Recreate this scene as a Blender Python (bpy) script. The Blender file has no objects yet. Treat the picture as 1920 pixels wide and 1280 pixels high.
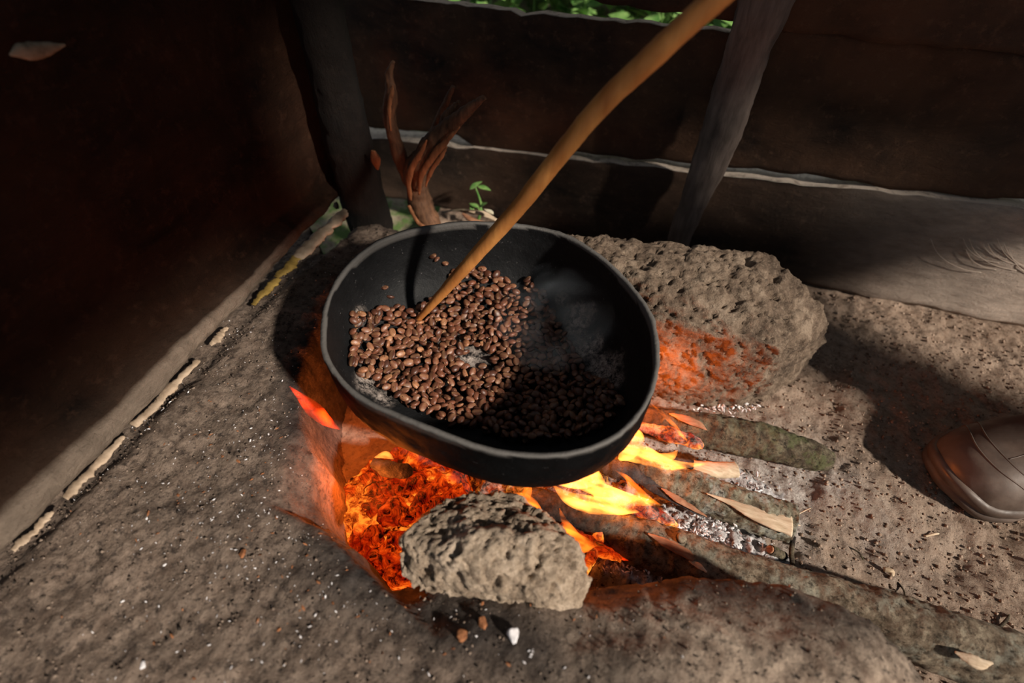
import bpy, bmesh, math, random
import numpy as np
from mathutils import Vector, Matrix, noise, Euler
random.seed(7)
S = bpy.context.scene
COL = S.collection

# ---------------------------------------------------------------- camera
FPX = 960.0; PITCH = math.radians(48); YAW = math.radians(19); CH = 0.62
cam = bpy.data.cameras.new('camera'); cam.lens = 18; cam.sensor_width = 36
cam.clip_start = 0.01
cam.dof.use_dof = True; cam.dof.focus_distance = 0.60; cam.dof.aperture_fstop = 2.7
camo = bpy.data.objects.new('camera', cam); COL.objects.link(camo)
camo.location = (0, 0, CH); camo.rotation_euler = (math.pi/2-PITCH, 0, YAW)
S.camera = camo
# ---------------------------------------------------------------- world, sun, exposure
w = bpy.data.worlds.new('world'); S.world = w; w.use_nodes = True
w.node_tree.nodes['Background'].inputs[0].default_value = (0.80, 0.88, 1.0, 1)
w.node_tree.nodes['Background'].inputs[1].default_value = 0.30
SUN_EL = math.radians(33); SUN_H = Vector((-0.94, 0.34, 0)).normalized()
sd = Vector((SUN_H.x*math.cos(SUN_EL), SUN_H.y*math.cos(SUN_EL), -math.sin(SUN_EL)))
sun = bpy.data.lights.new('sun', 'SUN'); sun.energy = 6.0; sun.angle = math.radians(3.2); sun.color = (1.0, 0.90, 0.78)
suno = bpy.data.objects.new('sun', sun); COL.objects.link(suno)
suno.location = (3, -1, 3); suno.rotation_euler = sd.to_track_quat('-Z', 'Y').to_euler()
S.view_settings.view_transform = 'Standard'; S.view_settings.look = 'None'
S.view_settings.exposure = 0.0; S.view_settings.gamma = 1.0; S.view_settings.use_curve_mapping = False

# ---------------------------------------------------------------- helpers
def ray(px, py):
    x = (px-960)/FPX; u = -(py-640)/FPX
    fh = math.cos(PITCH)+u*math.sin(PITCH); z = -math.sin(PITCH)+u*math.cos(PITCH)
    s, c = math.sin(YAW), math.cos(YAW)
    return Vector((x*c-fh*s, x*s+fh*c, z))
C0 = Vector((0, 0, CH))
def onz(px, py, z): r = ray(px, py); return C0+r*((z-CH)/r.z)
def ony(px, py, y): r = ray(px, py); return C0+r*(y/r.y)
def onx(px, py, x): r = ray(px, py); return C0+r*(x/r.x)
def ond(px, py, d): return C0+ray(px, py)*d

def tag(o, label=None, cat=None, group=None, kind=None):
    if label: o['label'] = label
    if cat: o['category'] = cat
    if group: o['group'] = group
    if kind: o['kind'] = kind
    return o
def empty(name, loc=(0, 0, 0)):
    o = bpy.data.objects.new(name, None); COL.objects.link(o); o.location = loc; o.empty_display_size = .02
    return o
def link(name, me, mat=None, parent=None, smooth=True):
    o = bpy.data.objects.new(name, me); COL.objects.link(o)
    if mat and not me.materials: me.materials.append(mat)
    if smooth: me.polygons.foreach_set('use_smooth', [True]*len(me.polygons))
    if parent:
        o.parent = parent; o.location = -Vector(parent.location)
    return o
def mesh(name, v, f):
    me = bpy.data.meshes.new(name); me.from_pydata([tuple(p) for p in v], [], f); me.update(); return me
def recenter(o, loc=None):
    """put the object's origin at its base so it sits there as a thing"""
    me = o.data; co = np.empty(len(me.vertices)*3); me.vertices.foreach_get('co', co); co = co.reshape(-1, 3)
    c = np.array([(co[:, 0].min()+co[:, 0].max())/2, (co[:, 1].min()+co[:, 1].max())/2, co[:, 2].min()]) if loc is None else np.array(loc)
    me.vertices.foreach_set('co', (co-c).ravel()); me.update()
    o.location = Vector(o.location)+Vector(c); return o
def fbm(p, s, o=4, off=0.0):
    return noise.fractal(Vector((p[0]*s+off, p[1]*s+off*.7, p[2]*s-off)), 0.9, 2.1, o)
def sm(a, b, x):
    t = max(0.0, min(1.0, (x-a)/(b-a))); return t*t*(3-2*t)
def colattr(me, name, vals):
    a = me.attributes.new(name, 'FLOAT', 'POINT'); a.data.foreach_set('value', np.asarray(vals, dtype=np.float32))

def catmull(pts, n):
    """pts: list of tuples of floats"""
    P = [np.array(p, float) for p in pts]; out = []
    m = len(P)-1
    for k in range(n+1):
        t = k/n*m; i = min(int(t), m-1); u = t-i
        a, b, c, d = P[max(i-1, 0)], P[i], P[i+1], P[min(i+2, m)]
        out.append(0.5*((2*b)+(c-a)*u+(2*a-5*b+4*c-d)*u*u+(3*b-a-3*c+d)*u**3))
    return out
def sweep(ctrl, n=60, seg=20, namp=0.0, nscale=30, flat=1.0, up=Vector((0, 0, 1)), off=0., fine=0.0, pointed=False):
    """tube along (x,y,z,r) control points; closed ends; returns mesh and per-vertex t"""
    pts = catmull(ctrl, n); V = []; Fc = []; T = []
    for i, p in enumerate(pts):
        c = Vector(p[:3]); r = max(p[3], 0.0002)
        a = Vector(pts[max(i-1, 0)][:3]); b = Vector(pts[min(i+1, n)][:3]); t = (b-a).normalized()
        s = t.cross(up); s.normalize(); q = s.cross(t).normalized()
        for k in range(seg):
            an = 2*math.pi*k/seg
            d = s*math.cos(an)+q*math.sin(an)*flat
            rr = r
            pp = c+d*r
            if namp: rr = r*(1+namp*fbm(pp, nscale, 3, off))+fine*fbm(pp, nscale*5, 2, off)
            V.append(c+d*rr); T.append(i/n)
    for i in range(n):
        for k in range(seg):
            k2 = (k+1) % seg
            Fc.append((i*seg+k, i*seg+k2, (i+1)*seg+k2, (i+1)*seg+k))
    for e, i0 in ((0, 0), (1, n*seg)):
        c = sum((V[i0+k] for k in range(seg)), Vector())/seg
        # inner ring plus centre for a rough end
        r0 = len(V)
        for k in range(seg): V.append(c+(V[i0+k]-c)*.55+Vector((0, 0, .15*fine*random.uniform(-1, 1)))); T.append(e)
        V.append(c); T.append(e); ci = len(V)-1
        for k in range(seg):
            k2 = (k+1) % seg
            if e: Fc.append((i0+k, i0+k2, r0+k2, r0+k)); Fc.append((r0+k, r0+k2, ci))
            else: Fc.append((i0+k2, i0+k, r0+k, r0+k2)); Fc.append((r0+k2, r0+k, ci))
    me = mesh('tube', V, Fc); colattr(me, 't', T)
    return me
def hull_remesh(points, voxel, smooth_it=2):
    bm = bmesh.new()
    for p in points: bm.verts.new(p)
    r = bmesh.ops.convex_hull(bm, input=bm.verts)
    for v in [v for v in bm.verts if not v.link_faces]: bm.verts.remove(v)
    bmesh.ops.recalc_face_normals(bm, faces=bm.faces)
    me = bpy.data.meshes.new('h'); bm.to_mesh(me); bm.free()
    o = bpy.data.objects.new('h', me); COL.objects.link(o)
    m = o.modifiers.new('r', 'REMESH'); m.mode = 'VOXEL'; m.voxel_size = voxel
    if smooth_it:
        s = o.modifiers.new('s', 'SMOOTH'); s.iterations = smooth_it; s.factor = .8
    dg = bpy.context.evaluated_depsgraph_get()
    me2 = bpy.data.meshes.new_from_object(o.evaluated_get(dg))
    bpy.data.objects.remove(o); return me2
def displace(me, fn):
    n = len(me.vertices); co = [v.co.copy() for v in me.vertices]; no = [v.normal.copy() for v in me.vertices]
    for i in range(n): me.vertices[i].co = co[i]+no[i]*fn(co[i], no[i])
    me.update()

# ---------------------------------------------------------------- materials
class M:
    def __init__(s, name, rough=.9, spec=.3):
        s.m = bpy.data.materials.new(name); s.m.use_nodes = True; s.nt = s.m.node_tree; s.N = s.nt.nodes
        s.b = s.N['Principled BSDF']; s.b.inputs['Roughness'].default_value = rough
        s.b.inputs['Specular IOR Level'].default_value = spec
        s.tc = s.N.new('ShaderNodeTexCoord'); s.h = None
    def L(s, a, b): s.nt.links.new(a, b)
    def noise(s, scale, detail=6, rough=.6, stretch=None, coord=None, rot=None, dist=0):
        n = s.N.new('ShaderNodeTexNoise'); n.inputs['Scale'].default_value = scale
        n.inputs['Detail'].default_value = detail; n.inputs['Roughness'].default_value = rough
        n.inputs['Distortion'].default_value = dist
        src = coord or s.tc.outputs['Object']
        if stretch:
            mp = s.N.new('ShaderNodeMapping'); mp.inputs['Scale'].default_value = stretch
            if rot: mp.inputs['Rotation'].default_value = rot
            s.L(src, mp.inputs[0]); src = mp.outputs[0]
        s.L(src, n.inputs['Vector']); return n.outputs[0]
    def voro(s, scale, feature='F1', out='Distance', stretch=None):
        n = s.N.new('ShaderNodeTexVoronoi'); n.feature = feature; n.inputs['Scale'].default_value = scale
        src = s.tc.outputs['Object']
        if stretch:
            mp = s.N.new('ShaderNodeMapping'); mp.inputs['Scale'].default_value = stretch; s.L(src, mp.inputs[0]); src = mp.outputs[0]
        s.L(src, n.inputs['Vector']); return n.outputs[out]
    def ramp(s, fac, stops):
        r = s.N.new('ShaderNodeValToRGB'); e = r.color_ramp.elements
        while len(e) < len(stops): e.new(0.5)
        for i, (p, c) in enumerate(stops):
            e[i].position = p; e[i].color = (c, c, c, 1) if isinstance(c, (int, float)) else (*c, 1)
        s.L(fac, r.inputs[0]); return r.outputs[0]
    def mix(s, fac, a, b, mode='MIX'):
        n = s.N.new('ShaderNodeMix'); n.data_type = 'RGBA'; n.blend_type = mode
        for v, i in ((fac, 0), (a, 6), (b, 7)):
            if isinstance(v, (int, float)): n.inputs[i].default_value = v if i == 0 else (v, v, v, 1)
            elif isinstance(v, tuple): n.inputs[i].default_value = (*v, 1)
            else: s.L(v, n.inputs[i])
        return n.outputs[2]
    def math(s, op, a, b=0., clamp=False):
        n = s.N.new('ShaderNodeMath'); n.operation = op; n.use_clamp = clamp
        for v, i in ((a, 0), (b, 1)):
            if isinstance(v, (int, float)): n.inputs[i].default_value = v
            else: s.L(v, n.inputs[i])
        return n.outputs[0]
    def attr(s, name):
        n = s.N.new('ShaderNodeAttribute'); n.attribute_name = name; return n.outputs['Fac']
    def color(s, c):
        if isinstance(c, tuple): s.b.inputs['Base Color'].default_value = (*c, 1)
        else: s.L(c, s.b.inputs['Base Color'])
    def bump(s, h, strength=.5, dist=.002):
        n = s.N.new('ShaderNodeBump'); n.inputs['Strength'].default_value = strength; n.inputs['Distance'].default_value = dist
        s.L(h, n.inputs['Height'])
        if s.h: s.L(s.h, n.inputs['Normal'])
        s.h = n.outputs[0]; s.L(s.h, s.b.inputs['Normal'])
    def emit(s, c, st):
        if isinstance(c, tuple): s.b.inputs['Emission Color'].default_value = (*c, 1)
        else: s.L(c, s.b.inputs['Emission Color'])
        if isinstance(st, (int, float)): s.b.inputs['Emission Strength'].default_value = st
        else: s.L(st, s.b.inputs['Emission Strength'])

def mat_floor():
    m = M('packed_soil', .95, .15)
    c = m.ramp(m.noise(13, 11, .78), [(.38, (.14, .09, .06)), (.5, (.28, .19, .135)), (.61, (.42, .31, .235))])
    c = m.mix(m.ramp(m.noise(160, 4, .7), [(.35, 0.0), (.6, .6)]), c, (.46, .35, .27))
    c = m.mix(m.ramp(m.noise(85, 5, .75), [(.34, .65), (.44, .0)]), c, (.10, .065, .045))
    ash = m.attr('ash')
    c = m.mix(ash, c, m.ramp(m.noise(120, 4, .7), [(.35, (.22, .17, .15)), (.6, (.60, .54, .50))]))
    m.color(c)
    m.bump(m.noise(60, 10, .75), .7, .009); m.bump(m.noise(260, 4, .75), .9, .004)
    return m.m
def mat_clay(name='hearth_clay'):
    m = M(name, .92, .25)
    base = m.ramp(m.noise(15, 11, .78), [(.38, (.058, .041, .031)), (.5, (.112, .079, .059)), (.61, (.20, .145, .11))])
    base = m.mix(m.ramp(m.noise(70, 5, .7), [(.38, 0.), (.62, .55)]), base, (.30, .23, .18))
    base = m.mix(m.ramp(m.noise(95, 3, .7), [(.30, .75), (.45, 0.)]), base, (.045, .033, .028))
    base = m.mix(m.math('MULTIPLY', m.attr('pale'), .95), base, m.ramp(m.noise(45, 6, .7), [(.35, (.16, .11, .08)), (.62, (.44, .34, .26))]))  # right arm painted paler to look sunlit
    soot_shade = m.attr('soot_shade')
    sn = m.math('MULTIPLY', soot_shade, m.ramp(m.noise(26, 6, .7), [(.3, .75), (.6, 1.0)]))
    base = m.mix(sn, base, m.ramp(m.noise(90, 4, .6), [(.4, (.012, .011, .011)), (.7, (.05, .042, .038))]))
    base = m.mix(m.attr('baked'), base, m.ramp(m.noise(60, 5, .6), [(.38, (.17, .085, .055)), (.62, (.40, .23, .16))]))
    base = m.mix(m.ramp(m.noise(130, 5, .75), [(.36, .85), (.47, 0.)]), base, (.03, .022, .018))
    m.color(base)
    m.bump(m.noise(50, 8, .75), .5, .006); m.bump(m.noise(210, 4, .75), .8, .003)
    m.bump(m.voro(120), .4, .002)
    return m.m
def mat_stone(name, lo, mid, hi, pit=.0, scale=1.0):
    m = M(name, .93, .2)
    c = m.ramp(m.noise(22*scale, 10, .78), [(.38, lo), (.5, mid), (.61, hi)])
    c = m.mix(m.ramp(m.noise(75*scale, 4, .7), [(.30, .8), (.42, 0.)]), c, (lo[0]*.25, lo[1]*.25, lo[2]*.25))
    c = m.mix(m.ramp(m.noise(230*scale, 3, .7), [(.5, 0.), (.7, .5)]), c, (hi[0]*1.2, hi[1]*1.2, hi[2]*1.2))
    m.color(c)
    m.bump(m.noise(60*scale, 8, .75), .7, .005); m.bump(m.noise(240*scale, 4, .75), .7, .0025)
    return m.m
def mat_plank(name, dark, brown, amt=.5, axis=(1, 6, 6), dusty=None, lit_edge=((.20, .14, .10), (.62, .48, .37))):
    m = M(name, .88, .25)
    g = m.noise(9, 8, .65, stretch=axis, dist=.6)
    c = m.ramp(g, [(.3, dark), (.72, brown)])
    blot = m.ramp(m.noise(5.5, 5, .6), [(.38, 0.), (.62, amt)])
    c = m.mix(blot, c, (brown[0]*1.5, brown[1]*1.35, brown[2]*1.2))
    c = m.mix(m.ramp(m.noise(70, 5, .7), [(.55, 0.), (.75, .55)]), c, (brown[0]*2.6, brown[1]*2.6, brown[2]*2.6))
    if dusty:
        c = m.mix(m.attr('dust_light'), c, m.ramp(m.noise(30, 7, .65, stretch=axis), [(.3, tuple(x*.55 for x in dusty)), (.7, dusty)]))
    c = m.mix(m.attr('edge'), c, m.ramp(m.noise(60, 5, .7), [(.30, lit_edge[0]), (.5, lit_edge[1])]))  # top edges coloured pale as if sun caught the ledges
    m.color(c)
    m.bump(m.noise(22, 10, .75, stretch=axis), .8, .012); m.bump(m.noise(170, 4, .7), .7, .003)
    return m.m
def mat_bark(name, lo, mid, hi, lichen=None, lt=None, la=.8, char=True, axis=None, charc=(.012, .010, .009)):
    m = M(name, .9, .25)
    c = m.ramp(m.noise(52, 9, .78), [(.40, lo), (.5, mid), (.60, hi)])
    if lichen:
        lf = m.ramp(m.noise(34, 6, .7), [(.49, 0.), (.58, la)])
        if lt: lf = m.math('MULTIPLY', lf, m.ramp(m.attr('t'), [(lt, .05), (lt+.25, 1.)]))
        c = m.mix(lf, c, lichen)
    c = m.mix(m.ramp(m.noise(130, 5, .75), [(.36, .9), (.48, 0.)]), c, tuple(x*.3 for x in lo))
    if char:
        t = m.math('ADD', m.attr('t'), m.math('MULTIPLY', m.math('SUBTRACT', m.noise(30, 4, .6), .5), .28))
        c = m.mix(m.ramp(t, [(.20, 1.), (.36, 0.)]), c, m.ramp(m.noise(90, 5, .7), [(.4, charc), (.65, (.07, .05, .042))]))
    m.color(c)
    m.bump(m.noise(75, 8, .75), 1., .009); m.bump(m.noise(260, 5, .8), 1., .004)
    return m.m
def mat_wood(name, lo, hi, axis=(1, 1, 1), sc=60, rough=.75, rot=None):
    m = M(name, rough, .3)
    c = m.ramp(m.noise(sc, 6, .6, stretch=axis, rot=rot, dist=.4), [(.32, lo), (.68, hi)])
    c = m.mix(m.ramp(m.noise(14, 4, .6), [(.4, 0.), (.7, .45)]), c, tuple(x*.45 for x in lo))
    m.color(c); m.bump(m.noise(sc*1.4, 6, .7, stretch=axis, rot=rot), .5, .002)
    return m.m
def mat_ember(name, strength, thr=.47, col=((.9, .03, .002), (1., .16, .01), (1., .42, .06)), ash=.3, scale=70):
    m = M(name, .95, .1)
    n = m.noise(scale, 6, .72, dist=1.2)
    m.color(m.ramp(m.noise(55, 5, .7), [(.45, (.03, .022, .02)), (.62, (.30, .24, .21))] if ash else [(.4, (.01, .008, .008)), (.7, (.05, .03, .025))]))
    hot = m.ramp(n, [(thr-.06, 0.), (thr+.14, 1.)])
    big = m.ramp(m.noise(20, 3, .6), [(.35, .15), (.6, 1.)])
    c = m.ramp(m.math('MULTIPLY', n, big), [(.22, col[0]), (.42, col[1]), (.6, col[2])])
    m.emit(c, m.math('MULTIPLY', m.math('MULTIPLY', hot, big), strength))
    m.bump(m.noise(110, 6, .7), .8, .006)
    return m.m
def mat_flame(name, col, st):
    m = bpy.data.materials.new(name); m.use_nodes = True; nt = m.node_tree; nt.nodes.clear()
    o = nt.nodes.new('ShaderNodeOutputMaterial'); e = nt.nodes.new('ShaderNodeEmission')
    at = nt.nodes.new('ShaderNodeTexNoise'); at.inputs['Scale'].default_value = 60; at.inputs['Detail'].default_value = 2
    mp = nt.nodes.new('ShaderNodeMapping'); mp.inputs['Rotation'].default_value = (0, 0, -.15); mp.inputs['Scale'].default_value = (.35, 1.3, .8)
    tc = nt.nodes.new('ShaderNodeTexCoord'); nt.links.new(tc.outputs['Object'], mp.inputs[0]); nt.links.new(mp.outputs[0], at.inputs['Vector'])
    r = nt.nodes.new('ShaderNodeMapRange'); r.inputs['From Min'].default_value = .38; r.inputs['From Max'].default_value = .64
    r.inputs['To Min'].default_value = st*.12; r.inputs['To Max'].default_value = st*2.0
    nt.links.new(at.outputs[0], r.inputs['Value']); nt.links.new(r.outputs[0], e.inputs[1])
    e.inputs[0].default_value = (*col, 1); nt.links.new(e.outputs[0], o.inputs['Volume'])
    return m

# ================================================================ SHELL
WX = -0.50      # left wall plane
WY = 0.84       # back wall plane
# ---- hearth footprint (a horseshoe of clay round the fire)
HZ = 0.15
lip_px = [(700, 470), (650, 540), (600, 620), (572, 700), (578, 770), (600, 830), (592, 900), (612, 945), (664, 982), (690, 1030), (722, 1060),
          (780, 1040), (870, 1015), (980, 1020), (1050, 1035), (1095, 1062), (1200, 1056), (1300, 1040), (1400, 1044), (1500, 1060), (1600, 1098), (1690, 1150), (1760, 1215), (1800, 1300)]
lip = [onz(a, b, HZ).xy for a, b in lip_px]
back_px = [(1010, 440), (1000, 425), (930, 428), (850, 432), (780, 425), (740, 392), (690, 380), (645, 392), (600, 430)]
bk = [onz(a, b, HZ).xy for a, b in back_px]
poly = lip+[Vector((lip[-1].x+.02, -.3)), Vector((-.7, -.3)), Vector((-.7, bk[-1].y+.10))]+[Vector((-.56, bk[-1].y+.06))]+bk[::-1]+[Vector((-.12, .50)), Vector((-.2, .47))]
PA = np.array([(p.x, p.y) for p in poly])
def sdf_grid(X, Y, P):
    """positive inside"""
    d = np.full(X.shape, 1e9); ins = np.zeros(X.shape, bool); n = len(P)
    for i in range(n):
        a = P[i]; b = P[(i+1) % n]; e = b-a
        t = np.clip(((X-a[0])*e[0]+(Y-a[1])*e[1])/(e@e+1e-12), 0, 1)
        d = np.minimum(d, np.hypot(X-a[0]-t*e[0], Y-a[1]-t*e[1]))
        c = ((a[1] > Y) != (b[1] > Y)) & (X < (b[0]-a[0])*(Y-a[1])/(b[1]-a[1]+1e-12)+a[0])
        ins ^= c
    return np.where(ins, d, -d)
def nsm(a, b, x):
    t = np.clip((x-a)/(b-a), 0, 1); return t*t*(3-2*t)
def ngrid(X, Y, s, o=4, off=0.):
    return np.array([noise.fractal(Vector((x*s+off, y*s-off, off*.3)), .9, 2.1, o) for x, y in zip(X.ravel(), Y.ravel())]).reshape(X.shape)
def grid_mesh(x0, x1, y0, y1, st):
    nx = int((x1-x0)/st)+1; ny = int((y1-y0)/st)+1
    X, Y = np.meshgrid(np.linspace(x0, x1, nx), np.linspace(y0, y1, ny)); return X, Y, nx, ny
def grid_faces(nx, ny, keep=None):
    f = []
    for j in range(ny-1):
        for i in range(nx-1):
            a = j*nx+i
            if keep is None or keep[j, i] or keep[j+1, i+1] or keep[j, i+1] or keep[j+1, i]: f.append((a, a+1, a+nx+1, a+nx))
    return f
def from_grid(name, X, Y, Z, nx, ny, keep=None, attrs={}):
    me = bpy.data.meshes.new(name)
    f = grid_faces(nx, ny, keep)
    V = np.stack([X.ravel(), Y.ravel(), Z.ravel()], 1)
    used = np.zeros(len(V), bool); fa = np.array(f); used[fa.ravel()] = True
    idx = np.cumsum(used)-1; V = V[used]; fa = idx[fa]
    me.from_pydata(V.tolist(), [], fa.tolist()); me.update()
    for k, a in attrs.items(): colattr(me, k, a.ravel()[used])
    return me

# ---- floor (soil)
X, Y, nx, ny = grid_mesh(-.45, 1.10, -.02, .93, .0036)
Z = .010*ngrid(X, Y, 9, 4, 3.)+.0038*ngrid(X, Y, 55, 5, 9.)+.0012*ngrid(X, Y, 150, 2, 4.)
for (cx, cy, r, d) in [(.33, .36, .035, .012), (.45, .37, .05, .010), (.275, .385, .03, .007), (.52, .33, .04, .012), (.38, .27, .04, .008)]:
    Z -= d*np.exp(-((X-cx)**2+((Y-cy)*1.5)**2)/r**2)
Z += .025*nsm(.55, .80, X-.35*(Y<0))*nsm(.0, .3, .5-np.abs(Y-.42))*0
p1 = onz(1400, 900, .01)
fire_c = onz(1150, 930, .02)
ash = np.exp(-(((X-p1.x)/.15)**2+((Y-p1.y)/.10)**2))*.9+np.exp(-(((X-fire_c.x)/.16)**2+((Y-fire_c.y)/.14)**2))
nz = ngrid(X, Y, 14, 4, 21.)
ash = np.clip(ash*(.9+1.2*nz), 0, 1)
# outside ground continues behind both walls
floor = link('floor', from_grid('floor', X, Y, Z, nx, ny, attrs={'ash': ash*.85}), mat_floor())
tag(floor, kind='structure')
FLX, FLY, FLZ = X[0], Y[:, 0], Z
def floor_z(x, y):
    i = int(np.clip(np.searchsorted(FLX, x), 0, len(FLX)-1)); j = int(np.clip(np.searchsorted(FLY, y), 0, len(FLY)-1)); return float(FLZ[j, i])

# ---- hearth
X, Y, nx, ny = grid_mesh(-.58, .42, -.24, .66, .0032)
sd_ = sdf_grid(X, Y, PA)
nb = ngrid(X, Y, 13, 4, 1.); nf = ngrid(X, Y, 60, 4, 5.)
sdn = sd_+.003*nb+.0015*nf
Ztop = HZ+.0045*nb+.0022*nf+.0008*ngrid(X, Y, 170, 2, 8.)
Ztop += .016*nsm(-.15, .08, X)*nsm(.3, .22, Y)             # right arm stands a bit prouder
Ztop -= .02*nsm(.36, .6, Y)                              # sinks towards the back corner
Ztop -= .014*nsm(.045, .012, X-WX)*nsm(.62, .5, Y)
# the left lip slopes into the fire; a sharp step where the front mass begins
pl = onz(560, 880, HZ); stp = (onz(495, 945, HZ), onz(610, 958, HZ), onz(735, 1075, HZ))
slope = nsm(.09, .0, sd_)*nsm(.0, .004, Y-(stp[0].y+.03*np.clip((X-stp[0].x)/(.3), -1, 1)*0-.35*np.clip(X-stp[1].x, 0, 1)))*nsm(.33, .22, Y)*nsm(stp[0].x-.02, stp[0].x+.05, X)
Ztop -= .030*slope
edge = nsm(-.004, .012, sdn); edge2 = nsm(.0, .035, sdn)
Zb = -.01
Z = Zb+(Ztop-.012*(1-edge2)-Zb)*edge
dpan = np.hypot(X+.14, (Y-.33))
soot_shade = np.clip(nsm(.27, .18, dpan)*1.0+nsm(.045, .0, sd_)*.75*nsm(.02, .1, Y+.02*nb*8), 0, 1)  # soot at the lip and round the pan, the pan's shadow painted into it
front = onz(860, 1170, HZ)
soot_shade = np.maximum(soot_shade, .95*np.exp(-(((X-front.x)/.16)**2+((Y-front.y)/.03)**2)))  # dark shadow under the front stone, painted on the clay
p3 = onz(640, 1000, HZ); soot_shade = np.maximum(soot_shade, .85*np.exp(-(((X-p3.x)/.06)**2+((Y-p3.y)/.035)**2)))
p4 = onz(520, 920, HZ); soot_shade = np.maximum(soot_shade, .5*np.exp(-(((X-p4.x)/.05)**2+((Y-p4.y)/.03)**2)))
p6 = onz(1300, 1060, HZ); soot_shade = np.maximum(soot_shade, 1.25*np.exp(-(((X-p6.x)/.16)**2+((Y-p6.y)/.030)**2)))
soot_shade = np.clip(soot_shade*(1+.6*nb), 0, 1)
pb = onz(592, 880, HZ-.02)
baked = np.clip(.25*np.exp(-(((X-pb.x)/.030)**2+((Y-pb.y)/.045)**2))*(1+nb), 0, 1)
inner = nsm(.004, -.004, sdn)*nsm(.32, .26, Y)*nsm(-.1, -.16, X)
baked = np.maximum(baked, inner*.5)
soot_shade = soot_shade*(1-baked)
keep = sdn > -.012
hearth = link('clay_hearth', from_grid('hearth', X, Y, Z, nx, ny, keep, {'soot_shade': soot_shade, 'baked': baked, 'pale': nsm(-.05, .12, X)*nsm(.35, .2, Y)}), mat_clay())
tag(hearth, 'low horseshoe-shaped grey-brown clay hearth curving round the fire, in the left and bottom foreground', 'hearth')
HX, HY, HZg, HS = X[0], Y[:, 0], Z, sdn
def hearth_z(x, y):
    i = int(np.clip(np.searchsorted(HX, x), 0, len(HX)-1)); j = int(np.clip(np.searchsorted(HY, y), 0, len(HY)-1)); return float(HZg[j, i]), float(HS[j, i])

# ---- planks
def plank(name, parent, x0, x1, top, bot, y, th, mat, dust_light=None, edge_amt=1., n=110, seed=0, orient='back', rough=.004):
    """top/bot: functions of the running coordinate; front face towards the room at y"""
    nzr = 26; V = []; Fc = []; D = []; Ed = []
    prof = []
    for i in range(n+1):
        s = x0+(x1-x0)*i/n; zt = top(s)+rough*fbm((s, 0, 0), 22, 4, seed)+.0025*fbm((s, 0, 0), 120, 3, seed); zb = bot(s)+rough*fbm((s, 1, 0), 22, 4, seed+3)
        col = []
        for k in range(nzr+1):
            z = zb+(zt-zb)*k/nzr
            e = .0035*(1 if k in (0, nzr) else 0)
            b = .006*fbm((s, z, 0), 10, 4, seed+7)
            col.append((s, y+e-b, z, 0.0))
        col.append((s, y+.005, zt+.0005, 1.)); col.append((s, y+th*.5, zt-.001, 1.)); col.append((s, y+th, zt-.002, 1.))
        for k in range(1, 4): col.append((s, y+th, zt-(zt-zb)*k/3, 0.))
        col.append((s, y+th*.4, zb, .2))
        prof.append(col)
    m = len(prof[0])
    for c in prof:
        for (s, yy, z, e) in c:
            V.append((s, yy, z) if orient == 'back' else (-yy, s, z)); Ed.append(e*edge_amt); D.append(dust_light(s, z) if dust_light else 0)
    for i in range(n):
        for k in range(m):
            k2 = (k+1) % m; q = (i*m+k, (i+1)*m+k, (i+1)*m+k2, i*m+k2)
            Fc.append(q if orient == 'back' else q)
    Fc.append(tuple(range(m-1, -1, -1))); Fc.append(tuple(n*m+k for k in range(m)))
    me = mesh(name, V, Fc)
    bm = bmesh.new(); bm.from_mesh(me); bmesh.ops.recalc_face_normals(bm, faces=bm.faces); bm.to_mesh(me); bm.free()
    colattr(me, 'dust_light', D); colattr(me, 'edge', Ed)
    o = link(name, me, mat, parent); 
    for p in me.polygons: p.use_smooth = len(p.vertices) == 4
    return o
wall_back = tag(empty('wall_back', (0, WY, 0)), kind='structure')
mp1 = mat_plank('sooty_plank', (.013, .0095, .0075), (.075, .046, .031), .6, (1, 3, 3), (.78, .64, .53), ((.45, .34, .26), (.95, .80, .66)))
mp2 = mat_plank('dark_red_plank', (.008, .0055, .0042), (.080, .042, .024), .9, (1, 2.4, 2.4), (.38, .30, .25))
def seam2(x): return .172+.064*x if x > -.4 else .172+.064*x
def p1_lit_dust(s, z): return sm(.22, .62, s+ .25*z)*.85*sm(-.1, .06, .30*(s-.2)+.02-0*z+.04)  # dust made pale where the sunlit patch lies, light put into the colour
plank('plank', wall_back, -.68, 1.25, lambda x: seam2(x), lambda x: .003 if x < .2 else .0+.012*math.sin(x*9)*0, WY-.008, .055, mp1, p1_lit_dust, 1., seed=1)
plank('plank', wall_back, -.68, 1.25, lambda x: .378+.005*x if x < .05 else .394, lambda x: seam2(x)+.0105+.010*sm(-.30, -.48, x)-.0085*sm(.27, .32, x)*sm(.50, .44, x)-.0145*sm(-.40, -.36, x)*sm(-.17, -.21, x), WY+.002, .03, mp2, lambda s, z: .10*sm(.3, .7, s), 1., seed=2)
plank('plank', wall_back, -.68, 1.25, lambda x: .62, lambda x: (.398+.040*sm(-.12, -.30, x)) if x < .05 else .3905, WY-.006, .03, mp2, lambda s, z: .12*sm(.1, .7, s), .3, seed=3)
plank('plank', wall_back, -.68, 1.25, lambda x: .86, lambda x: .625, WY+.006, .03, mp2, None, .3, seed=4)

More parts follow.
